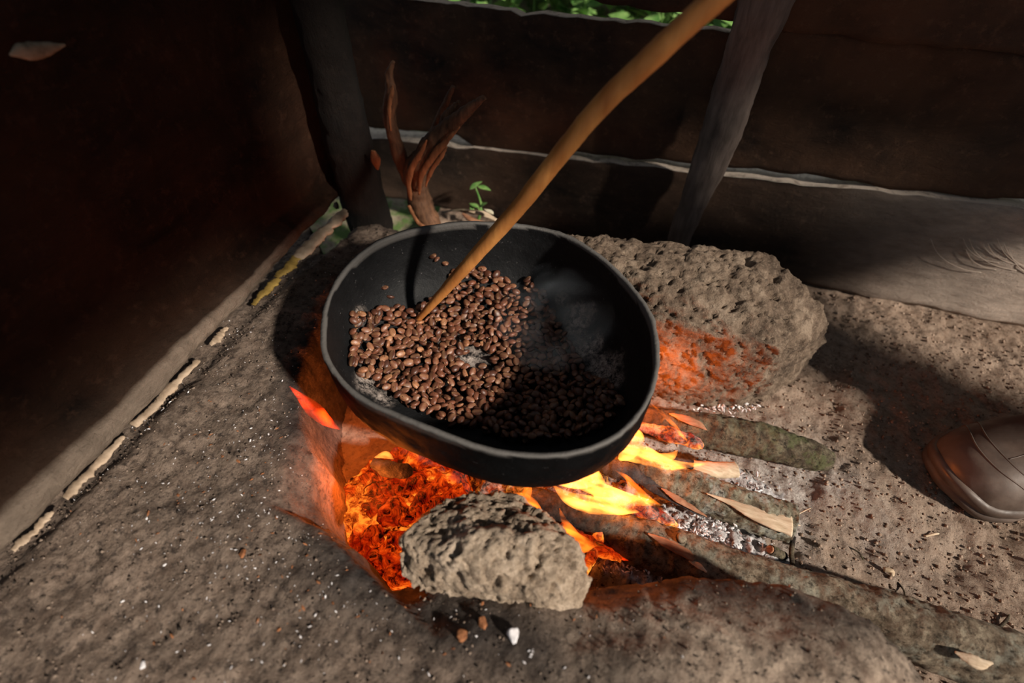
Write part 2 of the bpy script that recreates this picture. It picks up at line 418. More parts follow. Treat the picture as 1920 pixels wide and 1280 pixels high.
msaw = M('saw_mark', .9, .2); msaw.color((.55, .45, .37))
for k_ in range(9):
    a0 = 1742+random.choice((0, 14, 22, 40, 95, 110, 128, 60))+k_*3; b0 = 447+random.choice((0, 8, 20, 40)); pts = [ony(a0+d*s_, b0+e*s_, WY-.0122) for s_ in (random.uniform(.4, 1),) for d, e in ((0, 0), (12, 26), (34, 46), (66, 60), (98, 66))]
    link('saw_mark', sweep([tuple(p)+(.00045,) for p in pts], 20, 5), msaw.m, wall_back)
wall_left = tag(empty('wall_left', (WX, 0, 0)), kind='structure')
ml = mat_plank('sooty_slab', (.006, .0045, .0038), (.036, .018, .011), .6, (3, 1, 3), (.36, .28, .215))
ml.node_tree.nodes['Principled BSDF'].inputs['Specular IOR Level'].default_value = .08
# a wide slab with a thick rounded live edge at its foot
def left_slab():
    V = []; Fc = []; D = []; Ed = []; n = 200; m0 = 44
    for i in range(n+1):
        s = -.32+(.66+.32)*i/n
        wob = .010*fbm((s, 0, 0), 9, 4, 4.)+.004*fbm((s, 0, 0), 40, 3, 9)
        zb = HZ+.004+.014*sm(.25, .62, s)+.002*math.sin(s*30)
        thick = .018*sm(.66, .05, s)+.008+wob*.8
        hgt = .022*sm(.72, .15, s)+.012+wob*.7
        col = [(WX-.03, zb), (WX-.012, zb+.000)]
        for k in range(11):
            a = math.pi*(-.42+k/10*.80)
            col.append((WX+thick*(.25+.75*math.cos(a)), zb+hgt*.5*(1+math.sin(a))*1.0))
        for k in range(m0):
            u = (k+1)/m0; z = zb+hgt+(.72-zb-hgt)*u**1.15
            x = WX-.016-.004*sm(0, .1, u)+.008*fbm((s, z, 0), 8, 4, 2.)
            col.append((x, z))
        col.append((WX-.05, .72))
        col.append((WX-.05, zb+.01))
        for j, (x, z) in enumerate(col):
            x += .0025*fbm((s, z, x), 60, 3, 1.)
            V.append((x, s, z))
            D.append(.95*sm(hgt*.99, hgt*.85, z-zb)*sm(.60, .25, s)); Ed.append(0.)
    m = len(col)
    for i in range(n):
        for k in range(m):
            k2 = (k+1) % m; Fc.append((i*m+k, i*m+k2, (i+1)*m+k2, (i+1)*m+k))
    Fc.append(tuple(range(m))); Fc.append(tuple(n*m+k for k in range(m-1, -1, -1)))
    me = mesh('slab', V, Fc); bm = bmesh.new(); bm.from_mesh(me); bmesh.ops.recalc_face_normals(bm, faces=bm.faces); bm.to_mesh(me); bm.free()
    colattr(me, 'dust_light', D); colattr(me, 'edge', Ed)
    o = link('plank', me, ml, wall_left); o['label'] = 'wide sooty slab plank with a thick rounded dusty lower edge'
left_slab()
q = [onx(a, b_, WX+.006) for a, b_ in ((18, 103), (45, 96), (80, 93), (122, 84))]
pslot = M('light_slot', .9, .2); pslot.color(pslot.ramp(pslot.noise(60, 4, .6), [(.35, (.12, .09, .06)), (.65, (.30, .24, .17))]))  # slot of light in the wall, painted as a pale wood sliver
link('bare_patch', sweep([tuple(p)+(r,) for p, r in zip(q, (.001, .006, .0055, .001))], 30, 10, .4, 60, up=Vector((1, 0, 0)), flat=.4), pslot.m, wall_left)
plank('plank', wall_left, -.32, .66, lambda x: 1.0, lambda x: .725, -WX+.002, .03, ml, None, .3, seed=8, orient='left')

# unseen roof, and an added right wall whose openings shape the sun 
mdk = mat_plank('outer_boards', (.02, .014, .01), (.06, .04, .03), .4, (1, 3, 3))
sun_mask_wall = tag(empty('sun_mask_wall', (1.6, 0, 0)), kind='structure')
def board_yz(parent, y0, y1, z0, z1, x=1.6, th=.03):
    bm = bmesh.new(); bmesh.ops.create_cube(bm, size=1)
    for v in bm.verts: v.co = Vector((x+v.co.x*th, (y0+y1)/2+v.co.y*(y1-y0), (z0+z1)/2+v.co.z*(z1-z0)))
    bmesh.ops.bevel(bm, geom=bm.edges[:], offset=.004, segments=1)
    me = bpy.data.meshes.new('board'); bm.to_mesh(me); bm.free(); return link('plank', me, mdk, parent, smooth=False)
RW = [(-1.6, -1.1, 0, 2.2), (-.35, .13, 1.55, 1.63), (-1.1, -.20, 1.65, 1.82), (-.10, .13, 1.63, 1.82), (-1.1, .13, 1.82, 2.2)]
def board_poly(parent, pts, x=1.6, th=.03):
    V = [(x-th/2, y, z) for y, z in pts]+[(x+th/2, y, z) for y, z in pts]; n = len(pts)
    return link('plank', mesh('board', V, [tuple(range(n)), tuple(range(2*n-1, n-1, -1))]+[(k, (k+1) % n, n+(k+1) % n, n+k) for k in range(n)]), mdk, parent, smooth=False)
SL = lambda y, d: 1.34-1.667*(y-.22)+d          # slit slanted to let sun onto the plank ledge
board_poly(sun_mask_wall, [(.13, 0), (.29, 0), (.29, .89), (.46, .89), (.40, SL(.40, -.03)), (.13, SL(.13, -.03))])
board_poly(sun_mask_wall, [(.13, SL(.13, .03)), (.40, SL(.40, .03)), (.49, .89), (.62, .89), (.62, 2.2), (.13, 2.2)])
board_poly(sun_mask_wall, [(.13, SL(.13, -.03)), (.20, SL(.20, -.03)), (.20, SL(.20, .03)), (.13, SL(.13, .03))])
board_poly(sun_mask_wall, [(.385, SL(.385, -.03)), (.46, .89), (.49, .89), (.385, SL(.385, .03))])
for (a, b, c, d) in RW: board_yz(sun_mask_wall, a, b, c, d)
roof = bmesh.new(); bmesh.ops.create_cube(roof, size=1)
for v in roof.verts: v.co = Vector((.5+v.co.x*2.4, -.3+v.co.y*2.5, 2.2+v.co.z*.03))
rme = bpy.data.meshes.new('roof'); roof.to_mesh(rme); roof.free()
tag(link('ceiling', rme, mdk, smooth=False), kind='structure')

# ground outside, seen through the gaps
mo = M('outside_ground', .95, .1)
mo.color(mo.mix(mo.ramp(mo.noise(30, 5, .7), [(.42, 0.), (.55, 1.)]), mo.ramp(mo.noise(60, 5, .6), [(.3, (.10, .075, .05)), (.7, (.55, .45, .34))]), (.10, .16, .05)))
mo.bump(mo.noise(60, 6, .7), .8, .01)
X, Y, nx, ny = grid_mesh(-1.6, 1.9, -1.2, 2.0, .04)
Z = -.055+.010*ngrid(X, Y, 5, 3, 2.)+.75*nsm(1.5, 1.95, Y)
tag(link('ground', from_grid('ground', X, Y, Z, nx, ny), mo.m), kind='structure')
# ================================================================ PAN
RZ = 0.24
rim_px = [(611, 640), (614, 590), (628, 540), (672, 487), (740, 447), (825, 430), (920, 425), (1000, 427), (1045, 436), (1110, 478), (1170, 535), (1210, 592), (1224, 650), (1221, 715),
          (1200, 765), (1160, 808), (1105, 836), (1045, 846), (960, 845), (890, 830), (820, 806), (745, 776), (690, 748), (650, 718), (622, 682)]
rp = [onz(a, b, RZ) for a, b in rim_px]
PC = Vector(((min(p.x for p in rp)+max(p.x for p in rp))/2, (min(p.y for p in rp)+max(p.y for p in rp))/2, 0))
ang = sorted((math.atan2(p.y-PC.y, p.x-PC.x), math.hypot(p.x-PC.x, p.y-PC.y)) for p in rp)
AA = np.array([a for a, r in ang]); RR = np.array([r for a, r in ang])
AA = np.concatenate([AA-2*math.pi, AA, AA+2*math.pi]); RR = np.concatenate([RR]*3)
def rim_r(t): return float(sum(np.interp(t+d, AA, RR) for d in (-.1, -.05, 0, .05, .1))/5)
PROF_D = [0, .016, .035, .054, .073, .088, .100, .110, .116, .118]
PROF_R = [1.0, 1.0, .995, .98, .935, .86, .73, .53, .30, .0]
def pan_z(x, y):
    r = math.hypot(x-PC.x, y-PC.y)/rim_r(math.atan2(y-PC.y, x-PC.x))
    return RZ-float(np.interp(r, PROF_R[::-1], PROF_D[::-1]))
def pan_hit(px, py, lift=0.):
    z = RZ
    while z > RZ-.12:
        q = onz(px, py, z)
        if z <= pan_z(q.x, q.y)+lift: break
        z -= .0005
    return q
def build_pan():
    n = 160; V = []; Fc = []; rings = []
    pi = catmull([(r, -d) for r, d in zip(PROF_R[::-1], PROF_D[::-1])], 34)[1:]    # inner, centre to rim
    prof = [('i', r, z) for r, z in pi]
    T = .005
    prof += [('i', 1.004, .0025), ('o', 1.0, .003), ('o', 1.0, -.001)]
    po = catmull([(r, -d) for r, d in zip(PROF_R, PROF_D)], 34)[1:-1]
    prof += [('o', r, z-T*(.15+.85*max(0, 1-r)**.5)) for r, z in po]
    V.append((PC.x, PC.y, RZ-PROF_D[-1]))
    for (kind, r, z) in prof:
        ring = []
        for k in range(n):
            t = -math.pi+2*math.pi*k/n; R = rim_r(t)*r+(T*max(0, r)**.5 if kind == 'o' else 0)
            wz = .0025*math.sin(3*t+.6)+.0012*math.sin(7*t)
            p = Vector((PC.x+R*math.cos(t), PC.y+R*math.sin(t), RZ+z+wz*max(0, r)))
            p += Vector((math.cos(t), math.sin(t), .3))*.0012*fbm(p, 25, 4)
            if kind == 'o': p += Vector((math.cos(t), math.sin(t), 0))*.0010*fbm(p, 90, 3)
            ring.append(len(V)); V.append(p)
        rings.append(ring)
    for k in range(n): Fc.append((0, rings[0][k], rings[0][(k+1) % n]))
    for a, b in zip(rings, rings[1:]):
        for k in range(n): Fc.append((a[k], b[k], b[(k+1) % n], a[(k+1) % n]))
    V.append((PC.x, PC.y, RZ-PROF_D[-1]-T)); c = len(V)-1
    for k in range(n): Fc.append((rings[-1][k], c, rings[-1][(k+1) % n]))
    me = mesh('pan', V, Fc)
    bm = bmesh.new(); bm.from_mesh(me); bmesh.ops.recalc_face_normals(bm, faces=bm.faces); bm.to_mesh(me); bm.free()
    # grey residue stuck on the inside of the pan
    spots = [((1085, 600), .015), ((1100, 650), .016), ((1128, 690), .015), ((1150, 715), .010), ((1050, 560), .007), ((880, 672), .016), ((850, 640), .012), ((690, 715), .011), ((672, 590), .007), ((720, 745), .008)]
    sp = []
    for (a, b), r in spots:
        p = None; rr = ray(a, b)
        sp.append((pan_hit(a, b), r))
    A = [0]*len(me.vertices); Rm = [0]*len(me.vertices)
    for i, v in enumerate(me.vertices):
        s = 0
        for p, r in sp:
            d = (v.co-p).length/r
            s = max(s, sm(2.0, .5, d+.9*fbm(v.co, 45, 3, 2.)))
        A[i] = s
        d = math.hypot(v.co.x-PC.x, v.co.y-PC.y)/rim_r(math.atan2(v.co.y-PC.y, v.co.x-PC.x))
        Rm[i] = 1.0 if (d > .995 and v.co.z > RZ-.003) else 0
    colattr(me, 'residue', A); colattr(me, 'rim', Rm)
    nin = 1+34*n; colattr(me, 'outer', [1. if i > nin+2*n else 0. for i in range(len(me.vertices))])
    m = M('sooty_iron', .55, .28)
    c = m.ramp(m.noise(35, 6, .65), [(.35, (.0035, .0040, .0046)), (.7, (.0085, .0087, .0095))])
    rs = m.math('MULTIPLY', m.attr('residue'), m.ramp(m.noise(110, 6, .8), [(.42, 0.), (.56, 1.)]))
    c = m.mix(rs, c, m.ramp(m.noise(200, 3, .7), [(.35, (.16, .13, .115)), (.7, (.50, .43, .38))]))
    c = m.mix(m.math('MULTIPLY', m.attr('rim'), .7), c, (.15, .14, .13))
    c = m.mix(m.ramp(m.noise(260, 3, .7), [(.66, 0.), (.72, .5)]), c, (.16, .15, .15))
    c = m.mix(m.math('MULTIPLY', m.attr('outer'), .6), c, (.003, .003, .003)); m.color(c); m.b.inputs['Roughness'].default_value = .62
    m.L(m.math('SUBTRACT', .22, m.math('MULTIPLY', m.attr('outer'), .2)), m.b.inputs['Specular IOR Level'])
    m.bump(m.noise(70, 6, .7), .5, .003); m.bump(m.noise(300, 3, .7), .45, .001)
    o = link('pan', me, m.m); recenter(o)
    tag(o, 'large round black iron pan full of coffee beans, set over the fire', 'pan')
build_pan()

# ================================================================ COFFEE BEANS
def bean_mesh(seed, mats):
    rnd = random.Random(seed)
    U, W = 14, 10; V = []; Fc = []; G = []
    L, B, H = .0063, .0047, .0034
    for j in range(W+1):
        ph = math.pi*j/W
        for i in range(U):
            th = 2*math.pi*i/U
            x = math.cos(ph); y = math.sin(ph)*math.cos(th); z = math.sin(ph)*math.sin(th)
            zz = z if z > 0 else z*.62
            g = math.exp(-(y/.16)**2)*(1 if z < -.1 else 0)*(1-abs(x)**4)
            X_ = x*L*(1+.06*rnd.uniform(-1, 1)*(j not in (0, W))); 
            V.append((x*L, y*B+.0004*math.sin(x*3)*g, zz*H*(1-.42*g))); G.append(g)
    for j in range(W):
        for i in range(U):
            i2 = (i+1) % U; Fc.append((j*U+i, (j+1)*U+i, (j+1)*U+i2, j*U+i2))
    me = mesh('bean', V, Fc); bm = bmesh.new(); bm.from_mesh(me); bmesh.ops.remove_doubles(bm, verts=bm.verts, dist=.00001)
    for v in bm.verts: v.co *= (1+.05*noise.noise(v.co*400+Vector((seed, 0, 0))))
    bmesh.ops.recalc_face_normals(bm, faces=bm.faces); bm.to_mesh(me); bm.free()
    G = [math.exp(-(v.co.y/B/.17)**2)*(1 if v.co.z < -.0004 else 0) for v in me.vertices]
    colattr(me, 'groove', G)
    me.materials.append(mats); me.polygons.foreach_set('use_smooth', [True]*len(me.polygons))
    return me
def bean_mat(name, lo, mid, hi):
    m = M(name, .42, .5)
    oi = m.N.new('ShaderNodeObjectInfo')
    c = m.ramp(oi.outputs['Random'], [(.0, lo), (.45, mid), (.85, mid), (1., hi)])
    c = m.mix(m.ramp(m.noise(330, 4, .6), [(.35, .55), (.6, 0.)]), c, lo)
    c = m.mix(m.math('MULTIPLY', m.attr('groove'), .8), c, (.42, .25, .13))
    m.color(c); m.bump(m.noise(500, 4, .6), .35, .0006); return m.m
bmA = bean_mat('roasted_bean', (.055, .018, .010), (.20, .072, .038), (.46, .21, .10))
bean_protos = [bean_mesh(s, bmA) for s in range(4)]
def in_poly(x, y, P):
    c = False; n = len(P)
    for i in range(n):
        a, b = P[i], P[(i+1) % n]
        if (a[1] > y) != (b[1] > y) and x < (b[0]-a[0])*(y-a[1])/(b[1]-a[1])+a[0]: c = not c
    return c
lit = [pan_hit(*p).xy for p in [(665, 600), (720, 585), (780, 590), (830, 560), (850, 525), (905, 515), (960, 540), (985, 600), (965, 650), (925, 668), (880, 650), (860, 690), (915, 715), (950, 760), (915, 800), (850, 800), (780, 770), (715, 728), (662, 690)]]
dark = [pan_hit(*p).xy for p in [(985, 530), (1020, 560), (1050, 620), (1090, 690), (1140, 730), (1165, 760), (1120, 805), (1040, 825), (960, 825), (905, 810), (950, 760), (915, 715), (925, 668), (965, 650), (985, 600)]]
lit = [(p.x, p.y) for p in lit]; dark = [(p.x, p.y) for p in dark]
rnd = random.Random(11)
holes = [(pan_hit(885, 674), .0155), (pan_hit(915, 692), .012), (pan_hit(862, 648), .010), (pan_hit(770, 575), .012)]
placed = []
hm = {}
def drop(P, tries, mind, maxn, thin=1.):
    xs = [p[0] for p in P]; ys = [p[1] for p in P]; res = []
    for _ in range(tries):
        x = rnd.uniform(min(xs), max(xs)); y = rnd.uniform(min(ys), max(ys))
        if not in_poly(x, y, P): continue
        if min(math.hypot(x-h.x, y-h.y)/hr for h, hr in holes) < 1+.25*rnd.uniform(-1, 1): continue
        key = (int(x/.012), int(y/.012)); near = []
        for a in (-1, 0, 1):
            for b in (-1, 0, 1): near += hm.get((key[0]+a, key[1]+b), [])
        base = pan_z(x, y)+.0035; z = base
        for (qx, qy, qz) in near:
            d = math.hypot(x-qx, y-qy)
            if d < mind: z = max(z, qz+math.sqrt(max(0, .0060**2-(d*.75)**2)))
        if z-base > .010*thin: continue
        hm.setdefault(key, []).append((x, y, z)); res.append((x, y, z, z-base))
        if len(res) >= maxn: break
    return res
B1 = drop(lit, 60000, .0088, 760); B2 = drop(dark, 30000, .0088, 400, .75)
# a few strays outside the heap
for p in [(820, 492), (835, 498), (812, 488), (722, 543), (733, 560), (745, 578), (700, 600), (905, 690), (893, 700), (940, 690), (930, 672), (915, 700), (1035, 640), (1005, 665), (1120, 735), (1140, 760), (1075, 740), (880, 645), (843, 640), (870, 500), (885, 508), (895, 512), (1020, 555)]:
    q = pan_hit(*p); B1.append((q.x, q.y, pan_z(q.x, q.y)+.0035, .02))
allb = B1+B2
def score(b):     # how open to view: high in the heap, near, lit
    covered = 0
    for a in (-1, 0, 1):
        for c in (-1, 0, 1):
            for (qx, qy, qz) in hm.get((int(b[0]/.012)+a, int(b[1]/.012)+c), []):
                if qz > b[2]+.0015 and math.hypot(qx-b[0], qy-b[1]) < .0065: covered += 1
    return covered*2.0+(1.2 if b in B2s else 0)
B2s = set(B2)
order = sorted(allb, key=score)
top, rest = order[:300], order[300:]
SB = None
ZL = ['roasted brown coffee bean in the heap, near the left rim of the pan', 'roasted brown coffee bean at the back of the heap, right of the stick', 'roasted brown coffee bean in the heap, near the front rim of the pan',
      'roasted brown coffee bean in the heap, around the bare grey patch', 'stray coffee bean on the bare black iron behind the heap', 'dark coffee bean in the shaded right side of the pan']
ZG = ['coffee beans by the left rim', 'coffee beans at the back of the heap', 'coffee beans by the near rim', 'coffee beans in the middle of the heap', 'stray coffee beans behind the heap', 'coffee beans in the shaded right side']
zc = [pan_hit(*p) for p in ((715, 640), (915, 570), (820, 760), (870, 665))]
def bean_zone(b):
    if b in B2s: return 5
    if b[3] == .02: return 4 if in_back(b) else 3
    return min(range(4), key=lambda i: math.hypot(b[0]-zc[i].x, b[1]-zc[i].y))
qb = pan_hit(780, 560)
def in_back(b): return b[1] > qb.y-.01 and b not in B2s
def bean_rot(b):
    e = Euler((rnd.choice((math.pi, 0, math.pi))+rnd.gauss(0, .5), rnd.gauss(0, .32), rnd.uniform(0, 6.28)))
    return e
for i, b in enumerate(top):
    me = bean_protos[i % 4]
    if SB is None:
        SB = bpy.data.objects.new('coffee_bean', me); o = SB
        tag(o, 'roasted brown coffee bean lying in the heap inside the black pan', 'coffee bean', 'coffee beans in the pan')
    else: o = SB.copy(); o.data = me
    COL.objects.link(o)
    zone = bean_zone(b); o['label'] = ZL[zone]; o['group'] = ZG[zone]
    o.location = b[:3]; o.rotation_euler = bean_rot(b); s = rnd.uniform(.80, 1.05); o.scale = (s, s, s)
# the beans underneath and past the limit: one object
def merge(items, name):
    V = []; Fc = []; G = []; Rn = []; n0 = 0
    for me, mat in items:
        co = [mat @ v.co for v in me.vertices]; V += co
        g = me.attributes.get('groove')
        if g: G += [d.value for d in g.data]
        Fc += [tuple(n0+i for i in p.vertices) for p in me.polygons]; n0 += len(co)
    m2 = mesh(name, V, Fc)
    if G: colattr(m2, 'groove', G)
    return m2
items = []
for i, b in enumerate(rest):
    s = rnd.uniform(.80, 1.03)
    items.append((bean_protos[i % 4], Matrix.Translation(b[:3]) @ bean_rot(b).to_matrix().to_4x4() @ Matrix.Scale(s, 4)))
m = M('roasted_bean_bed', .42, .5)
c = m.ramp(m.voro(95, out='Color'), [(.1, (.045, .016, .010)), (.6, (.13, .05, .028)), (.95, (.24, .11, .06))])
c = m.mix(m.math('MULTIPLY', m.attr('groove'), .8), c, (.42, .25, .13)); m.color(c); m.bump(m.noise(500, 4, .6), .35, .0006)
tag(link('coffee_beans', merge(items, 'beans'), m.m), 'bed of roasted coffee beans heaped underneath and in the shaded side of the pan', 'coffee beans', kind='stuff')
# chaff: thin husk flakes on the beans
def flakes(spots, name, mat, label, cat, size=(.001, .003), curl=.4):
    V = []; Fc = []
    for (p, s) in spots:
        R = Euler((rnd.gauss(0, curl), rnd.gauss(0, curl), rnd.uniform(0, 6.28))).to_matrix(); a = s*rnd.uniform(.5, 1); n0 = len(V)
        pts = [(-s, 0, 0), (-s*.3, -a*.6, s*.15), (s*.7, -a*.4, 0), (s, a*.2, s*.1), (s*.2, a*.6, -s*.05), (0, 0, s*.35)]
        for q in pts: V.append(Vector(p)+R @ Vector(q))
        for k in range(5): Fc.append((n0+k, n0+(k+1) % 5, n0+5))
    return tag(link(name, mesh(name, V, Fc), mat, smooth=False), label, cat, kind='stuff')
mch = M('chaff', .8, .2); mch.color(mch.ramp(mch.noise(150, 3, .6), [(.35, (.22, .12, .06)), (.65, (.50, .33, .19))]))
sp = []
for b in B1: 
    if rnd.random() < .30: sp.append(((b[0]+rnd.uniform(-.004, .004), b[1]+rnd.uniform(-.004, .004), b[2]+.0028), rnd.uniform(.0007, .0022)))
flakes(sp, 'bean_chaff', mch.m, 'pale papery chaff flakes scattered over the roasting beans', 'chaff', curl=.6)

# ================================================================ STIRRING STICK
tip = pan_hit(783, 600, .008); td = (tip-C0).dot(Vector((-math.sin(YAW)*math.cos(PITCH), math.cos(YAW)*math.cos(PITCH), -math.sin(PITCH))))
pa = [(tip.x, tip.y, tip.z, .0036)]
for (px, py, d, r) in [(830, 548, .545, .0062), (900, 470, .505, .0078), (975, 385, .472, .0082), (1050, 290, .440, .0085), (1130, 195, .405, .0086), (1225, 105, .372, .0088), (1345, -6, .338, .0088), (1440, -90, .31, .0088), (1640, -270, .262, .0090)]:
    fr_ = math.hypot(px-783, py-600)/826.0          # a straight stick: inverse depth runs linearly along its image
    d = 1/(1/td+(1/.345-1/td)*fr_)
    q = ond(px, py, d); pa.append((q.x, q.y, q.z, r))
ms = mat_wood('stick_wood', (.40, .13, .030), (.68, .29, .08), axis=(1, 1, .25), sc=45, rough=.55)
st = link('stirring_stick', sweep(pa, 90, 22, .06, 40, fine=.0003), ms)
tag(st, 'long peeled orange-brown wooden stirring stick with its tip in the beans', 'stick'); recenter(st, tip)

# ================================================================ STONES
def stone(name, pts, voxel, amps, mat, label, cat, seed=0, sit=2):
    me = hull_remesh(pts, voxel, sit)
    def f(p, n):
        v = amps[0]*fbm(p, 12, 3, seed)+amps[1]*fbm(p, 45, 4, seed+5)
        q = noise.cell(p*110)  # noqa
        pit = fbm(p, 85, 3, seed+11)
        return v-amps[2]*sm(.18, .6, pit)-.0030*sm(.25, .6, fbm(p, 190, 2, seed+2))+.0012*fbm(p, 210, 2, seed)
    displace(me, f)
    o = link(name, me, mat); recenter(o); return tag(o, label, cat)
fp = []
for (a, b, z) in [(775, 1108, .140), (870, 1126, .140), (1000, 1144, .140), (1088, 1148, .140), (738, 1070, .145), (1108, 1085, .145), (745, 1015, .168), (1098, 1040, .160), (785, 965, .170), (832, 934, .165),
                  (895, 922, .152), (960, 926, .152), (1020, 965, .158), (1065, 1000, .17), (900, 1000, .188), (1000, 1020, .186), (850, 1050, .185), (1040, 1080, .178), (800, 960, .10), (1030, 985, .10), (900, 1090, .172), (1010, 1110, .168)]:
    fp.append(onz(a, b, z))
mst = mat_stone('clay_stone', (.17, .12, .082), (.40, .305, .22), (.58, .46, .35), scale=1.1)
stone('stone', fp, .0022, (.004, .0040, .0060), mst, 'rough pitted tan stone propping the front of the pan', 'stone', seed=3)
bp = []
for (a, b, z) in [(1225, 742, .0), (1380, 765, .0), (1432, 757, .0), (1500, 700, .0), (1535, 655, .02), (1222, 600, .165), (1400, 625, .165), (1470, 655, .155), (1550, 605, .115), (1050, 436, .185), (1435, 472, .187),
                  (1500, 520, .175), (1542, 575, .15), (1190, 585, .165), (1060, 470, .19), (1300, 500, .197), (1250, 545, .188), (1545, 640, .07), (1400, 540, .19)]:
    bp.append(onz(a, b, z))
q = onz(1165, 600, .165); bp.append(Vector((q.x, q.y+.01, 0)))
q = onz(1050, 436, .185); bp.append(Vector((q.x, q.y, 0))); q = onz(1435, 472, .187); bp.append(Vector((q.x, q.y, 0)))
mbl = mat_stone('block_clay', (.075, .053, .038), (.155, .11, .078), (.27, .205, .15), scale=.8)
stone('clay_block', bp, .0030, (.005, .0045, .006), mbl, 'big rough earthen block behind the pan, its near face lit orange', 'block', seed=8)

# ================================================================ FIREWOOD
bkA = mat_bark('mossy_bark', (.085, .062, .042), (.19, .15, .10), (.30, .26, .17), lichen=(.15, .165, .07), lt=.42)
bkB = mat_bark('lichen_bark', (.13, .10, .065), (.31, .265, .18), (.52, .48, .36), lichen=(.62, .63, .55), la=.9)
bkC = mat_bark('brown_bark', (.12, .085, .055), (.28, .21, .145), (.48, .39, .28), lichen=(.46, .45, .36), la=.6)
pale = mat_wood('split_pale_wood', (.45, .32, .20), (.78, .62, .45), axis=(1, 6, 6), sc=40)
redw = mat_wood('split_red_wood', (.24, .10, .05), (.50, .26, .15), axis=(1, 6, 6), sc=40)
charm = M('charcoal', .8, .35); charm.color(charm.ramp(charm.noise(60, 5, .7), [(.4, (.010, .009, .010)), (.62, (.05, .045, .045)), (.8, (.25, .22, .20))])); charm.bump(charm.noise(90, 5, .7, stretch=(1, 1, 1)), .8, .005); charm = charm.m
def px_tube(pts, n=70, seg=26, **k):
    c = []
    for (a, b, z, r) in pts: q = onz(a, b, z); c.append((q.x, q.y, q.z, r))
    return sweep(c, n, seg, **k)
def log(name, pts, mat, label, namp=.13, fine=.0017, cat='log', **k):
    k['n'] = max(k.get('n', 0), 200); k['seg'] = 60
    t = empty(name, (0, 0, 0)); q = onz(pts[-1][0], pts[-1][1], 0); t.location = (q.x, q.y, 0)
    tag(t, label, cat)
    b = link('bark', px_tube(pts, namp=namp, nscale=28, fine=fine, **k), mat, t); return t
def patch(name, pts, mat, parent, flat=.35, **k):
    return link(name, px_tube(pts, 36, 14, flat=flat, namp=.18, nscale=70, fine=.0006, **k), mat, parent)
lA = log('firewood_log', [(1170, 778, .030, .016), (1230, 792, .032, .020), (1330, 808, .030, .0235), (1440, 830, .026, .023), (1530, 856, .021, .0175), (1556, 864, .018, .012)], bkA,
         'mossy green-brown firewood log nearest the earthen block', off=2)
patch('bare_patch', [(1255, 775, .054, .001), (1285, 785, .056, .006), (1310, 795, .054, .005), (1325, 806, .052, .001)], redw, lA)
lB = log('firewood_log', [(1160, 866, .045, .010), (1200, 880, .042, .015), (1290, 913, .034, .023), (1390, 950, .030, .0235), (1482, 983, .028, .0225)], bkB,
         'short pale lichen-spotted log with a split cream end, middle of the fire', off=5)
patch('split_face', [(1325, 925, .058, .0005), (1370, 942, .0545, .004), (1420, 965, .0495, .009), (1483, 985, .0460, .013)], pale, lB)
patch('torn_edge', [(1165, 875, .046, .003), (1215, 908, .047, .006), (1265, 935, .042, .006), (1320, 970, .034, .001)], charm, lB)
patch('torn_wood', [(1240, 915, .051, .001), (1275, 938, .047, .0045), (1325, 968, .038, .001)], redw, lB)
lC = log('firewood_branch', [(985, 935, .035, .016), (1040, 957, .035, .021), (1120, 988, .032, .0225), (1210, 1021, .030, .0275), (1320, 1056, .028, .0265), (1450, 1095, .026, .024), (1600, 1140, .028, .026), (1770, 1200, .03, .032), (1990, 1290, .03, .034)], bkC,
         'longest brown branch, running from under the pan past the bottom right corner', n=120, off=9, cat='branch')
patch('split_face', [(1215, 1000, .062, .001), (1250, 1018, .061, .005), (1290, 1040, .058, .005), (1300, 1052, .056, .001)], redw, lC)
patch('split_face', [(1292, 1052, .056, .001), (1310, 1060, .055, .003), (1325, 1072, .053, .001)], pale, lC)
patch('split_face', [(1790, 1222, .062, .001), (1830, 1240, .063, .006), (1862, 1243, .062, .001)], pale, lC)
link('knot', px_tube([(1275, 1010, .056, .006), (1280, 1008, .060, .0055), (1282, 1007, .062, .002)], 12, 12), bkC, lC)
def single(name, pts, mat, label, cat, n=40, seg=14, **k):
    o = link(name, px_tube(pts, n, seg, **k), mat); recenter(o); return tag(o, label, cat)
t = empty('split_stick', onz(1340, 880, .0)); tag(t, 'thin split stick with a cream wood end, burning between two logs', 'stick')
link('wood', px_tube([(1295, 872, .038, .0075), (1325, 880, .038, .011), (1380, 880, .034, .0105)], 30, 12, flat=.7, namp=.1, nscale=60, fine=.0005), pale, t)
link('burnt_end', px_tube([(1160, 848, .045, .010), (1230, 862, .042, .009), (1300, 874, .038, .008)], 30, 12, flat=.7, namp=.2, nscale=60, fine=.001), charm, t)
emb_red = mat_ember('ember_red', 1.5, .46, scale=75)
emb_hot = mat_ember('ember_hot', 1.25, .45, ((.8, .02, .001), (1., .08, .004), (1., .26, .02)), ash=0, scale=62)
emb_low = mat_ember('ember_dull', .9, .52, ash=1)
single('burning_stick', [(1190, 795, .040, .006), (1250, 812, .040, .010), (1300, 828, .036, .009), (1318, 838, .034, .003)], emb_red, 'glowing red stick burning along the mossy log', 'stick', namp=.3, nscale=50, fine=.001)
single('burning_stick', [(1130, 925, .045, .006), (1180, 945, .045, .012), (1235, 968, .040, .009), (1270, 985, .034, .002)], emb_red, 'glowing ember stick ending in white ash, below the lichen-spotted log', 'stick', namp=.3, nscale=50, fine=.001)
single('charred_stick', [(1120, 868, .055, .008), (1150, 878, .055, .011), (1185, 888, .05, .010), (1240, 915, .040, .004)], charm, 'black charred stick tip beside the rim of the pan on the right', 'stick', namp=.25, nscale=60, fine=.0015)
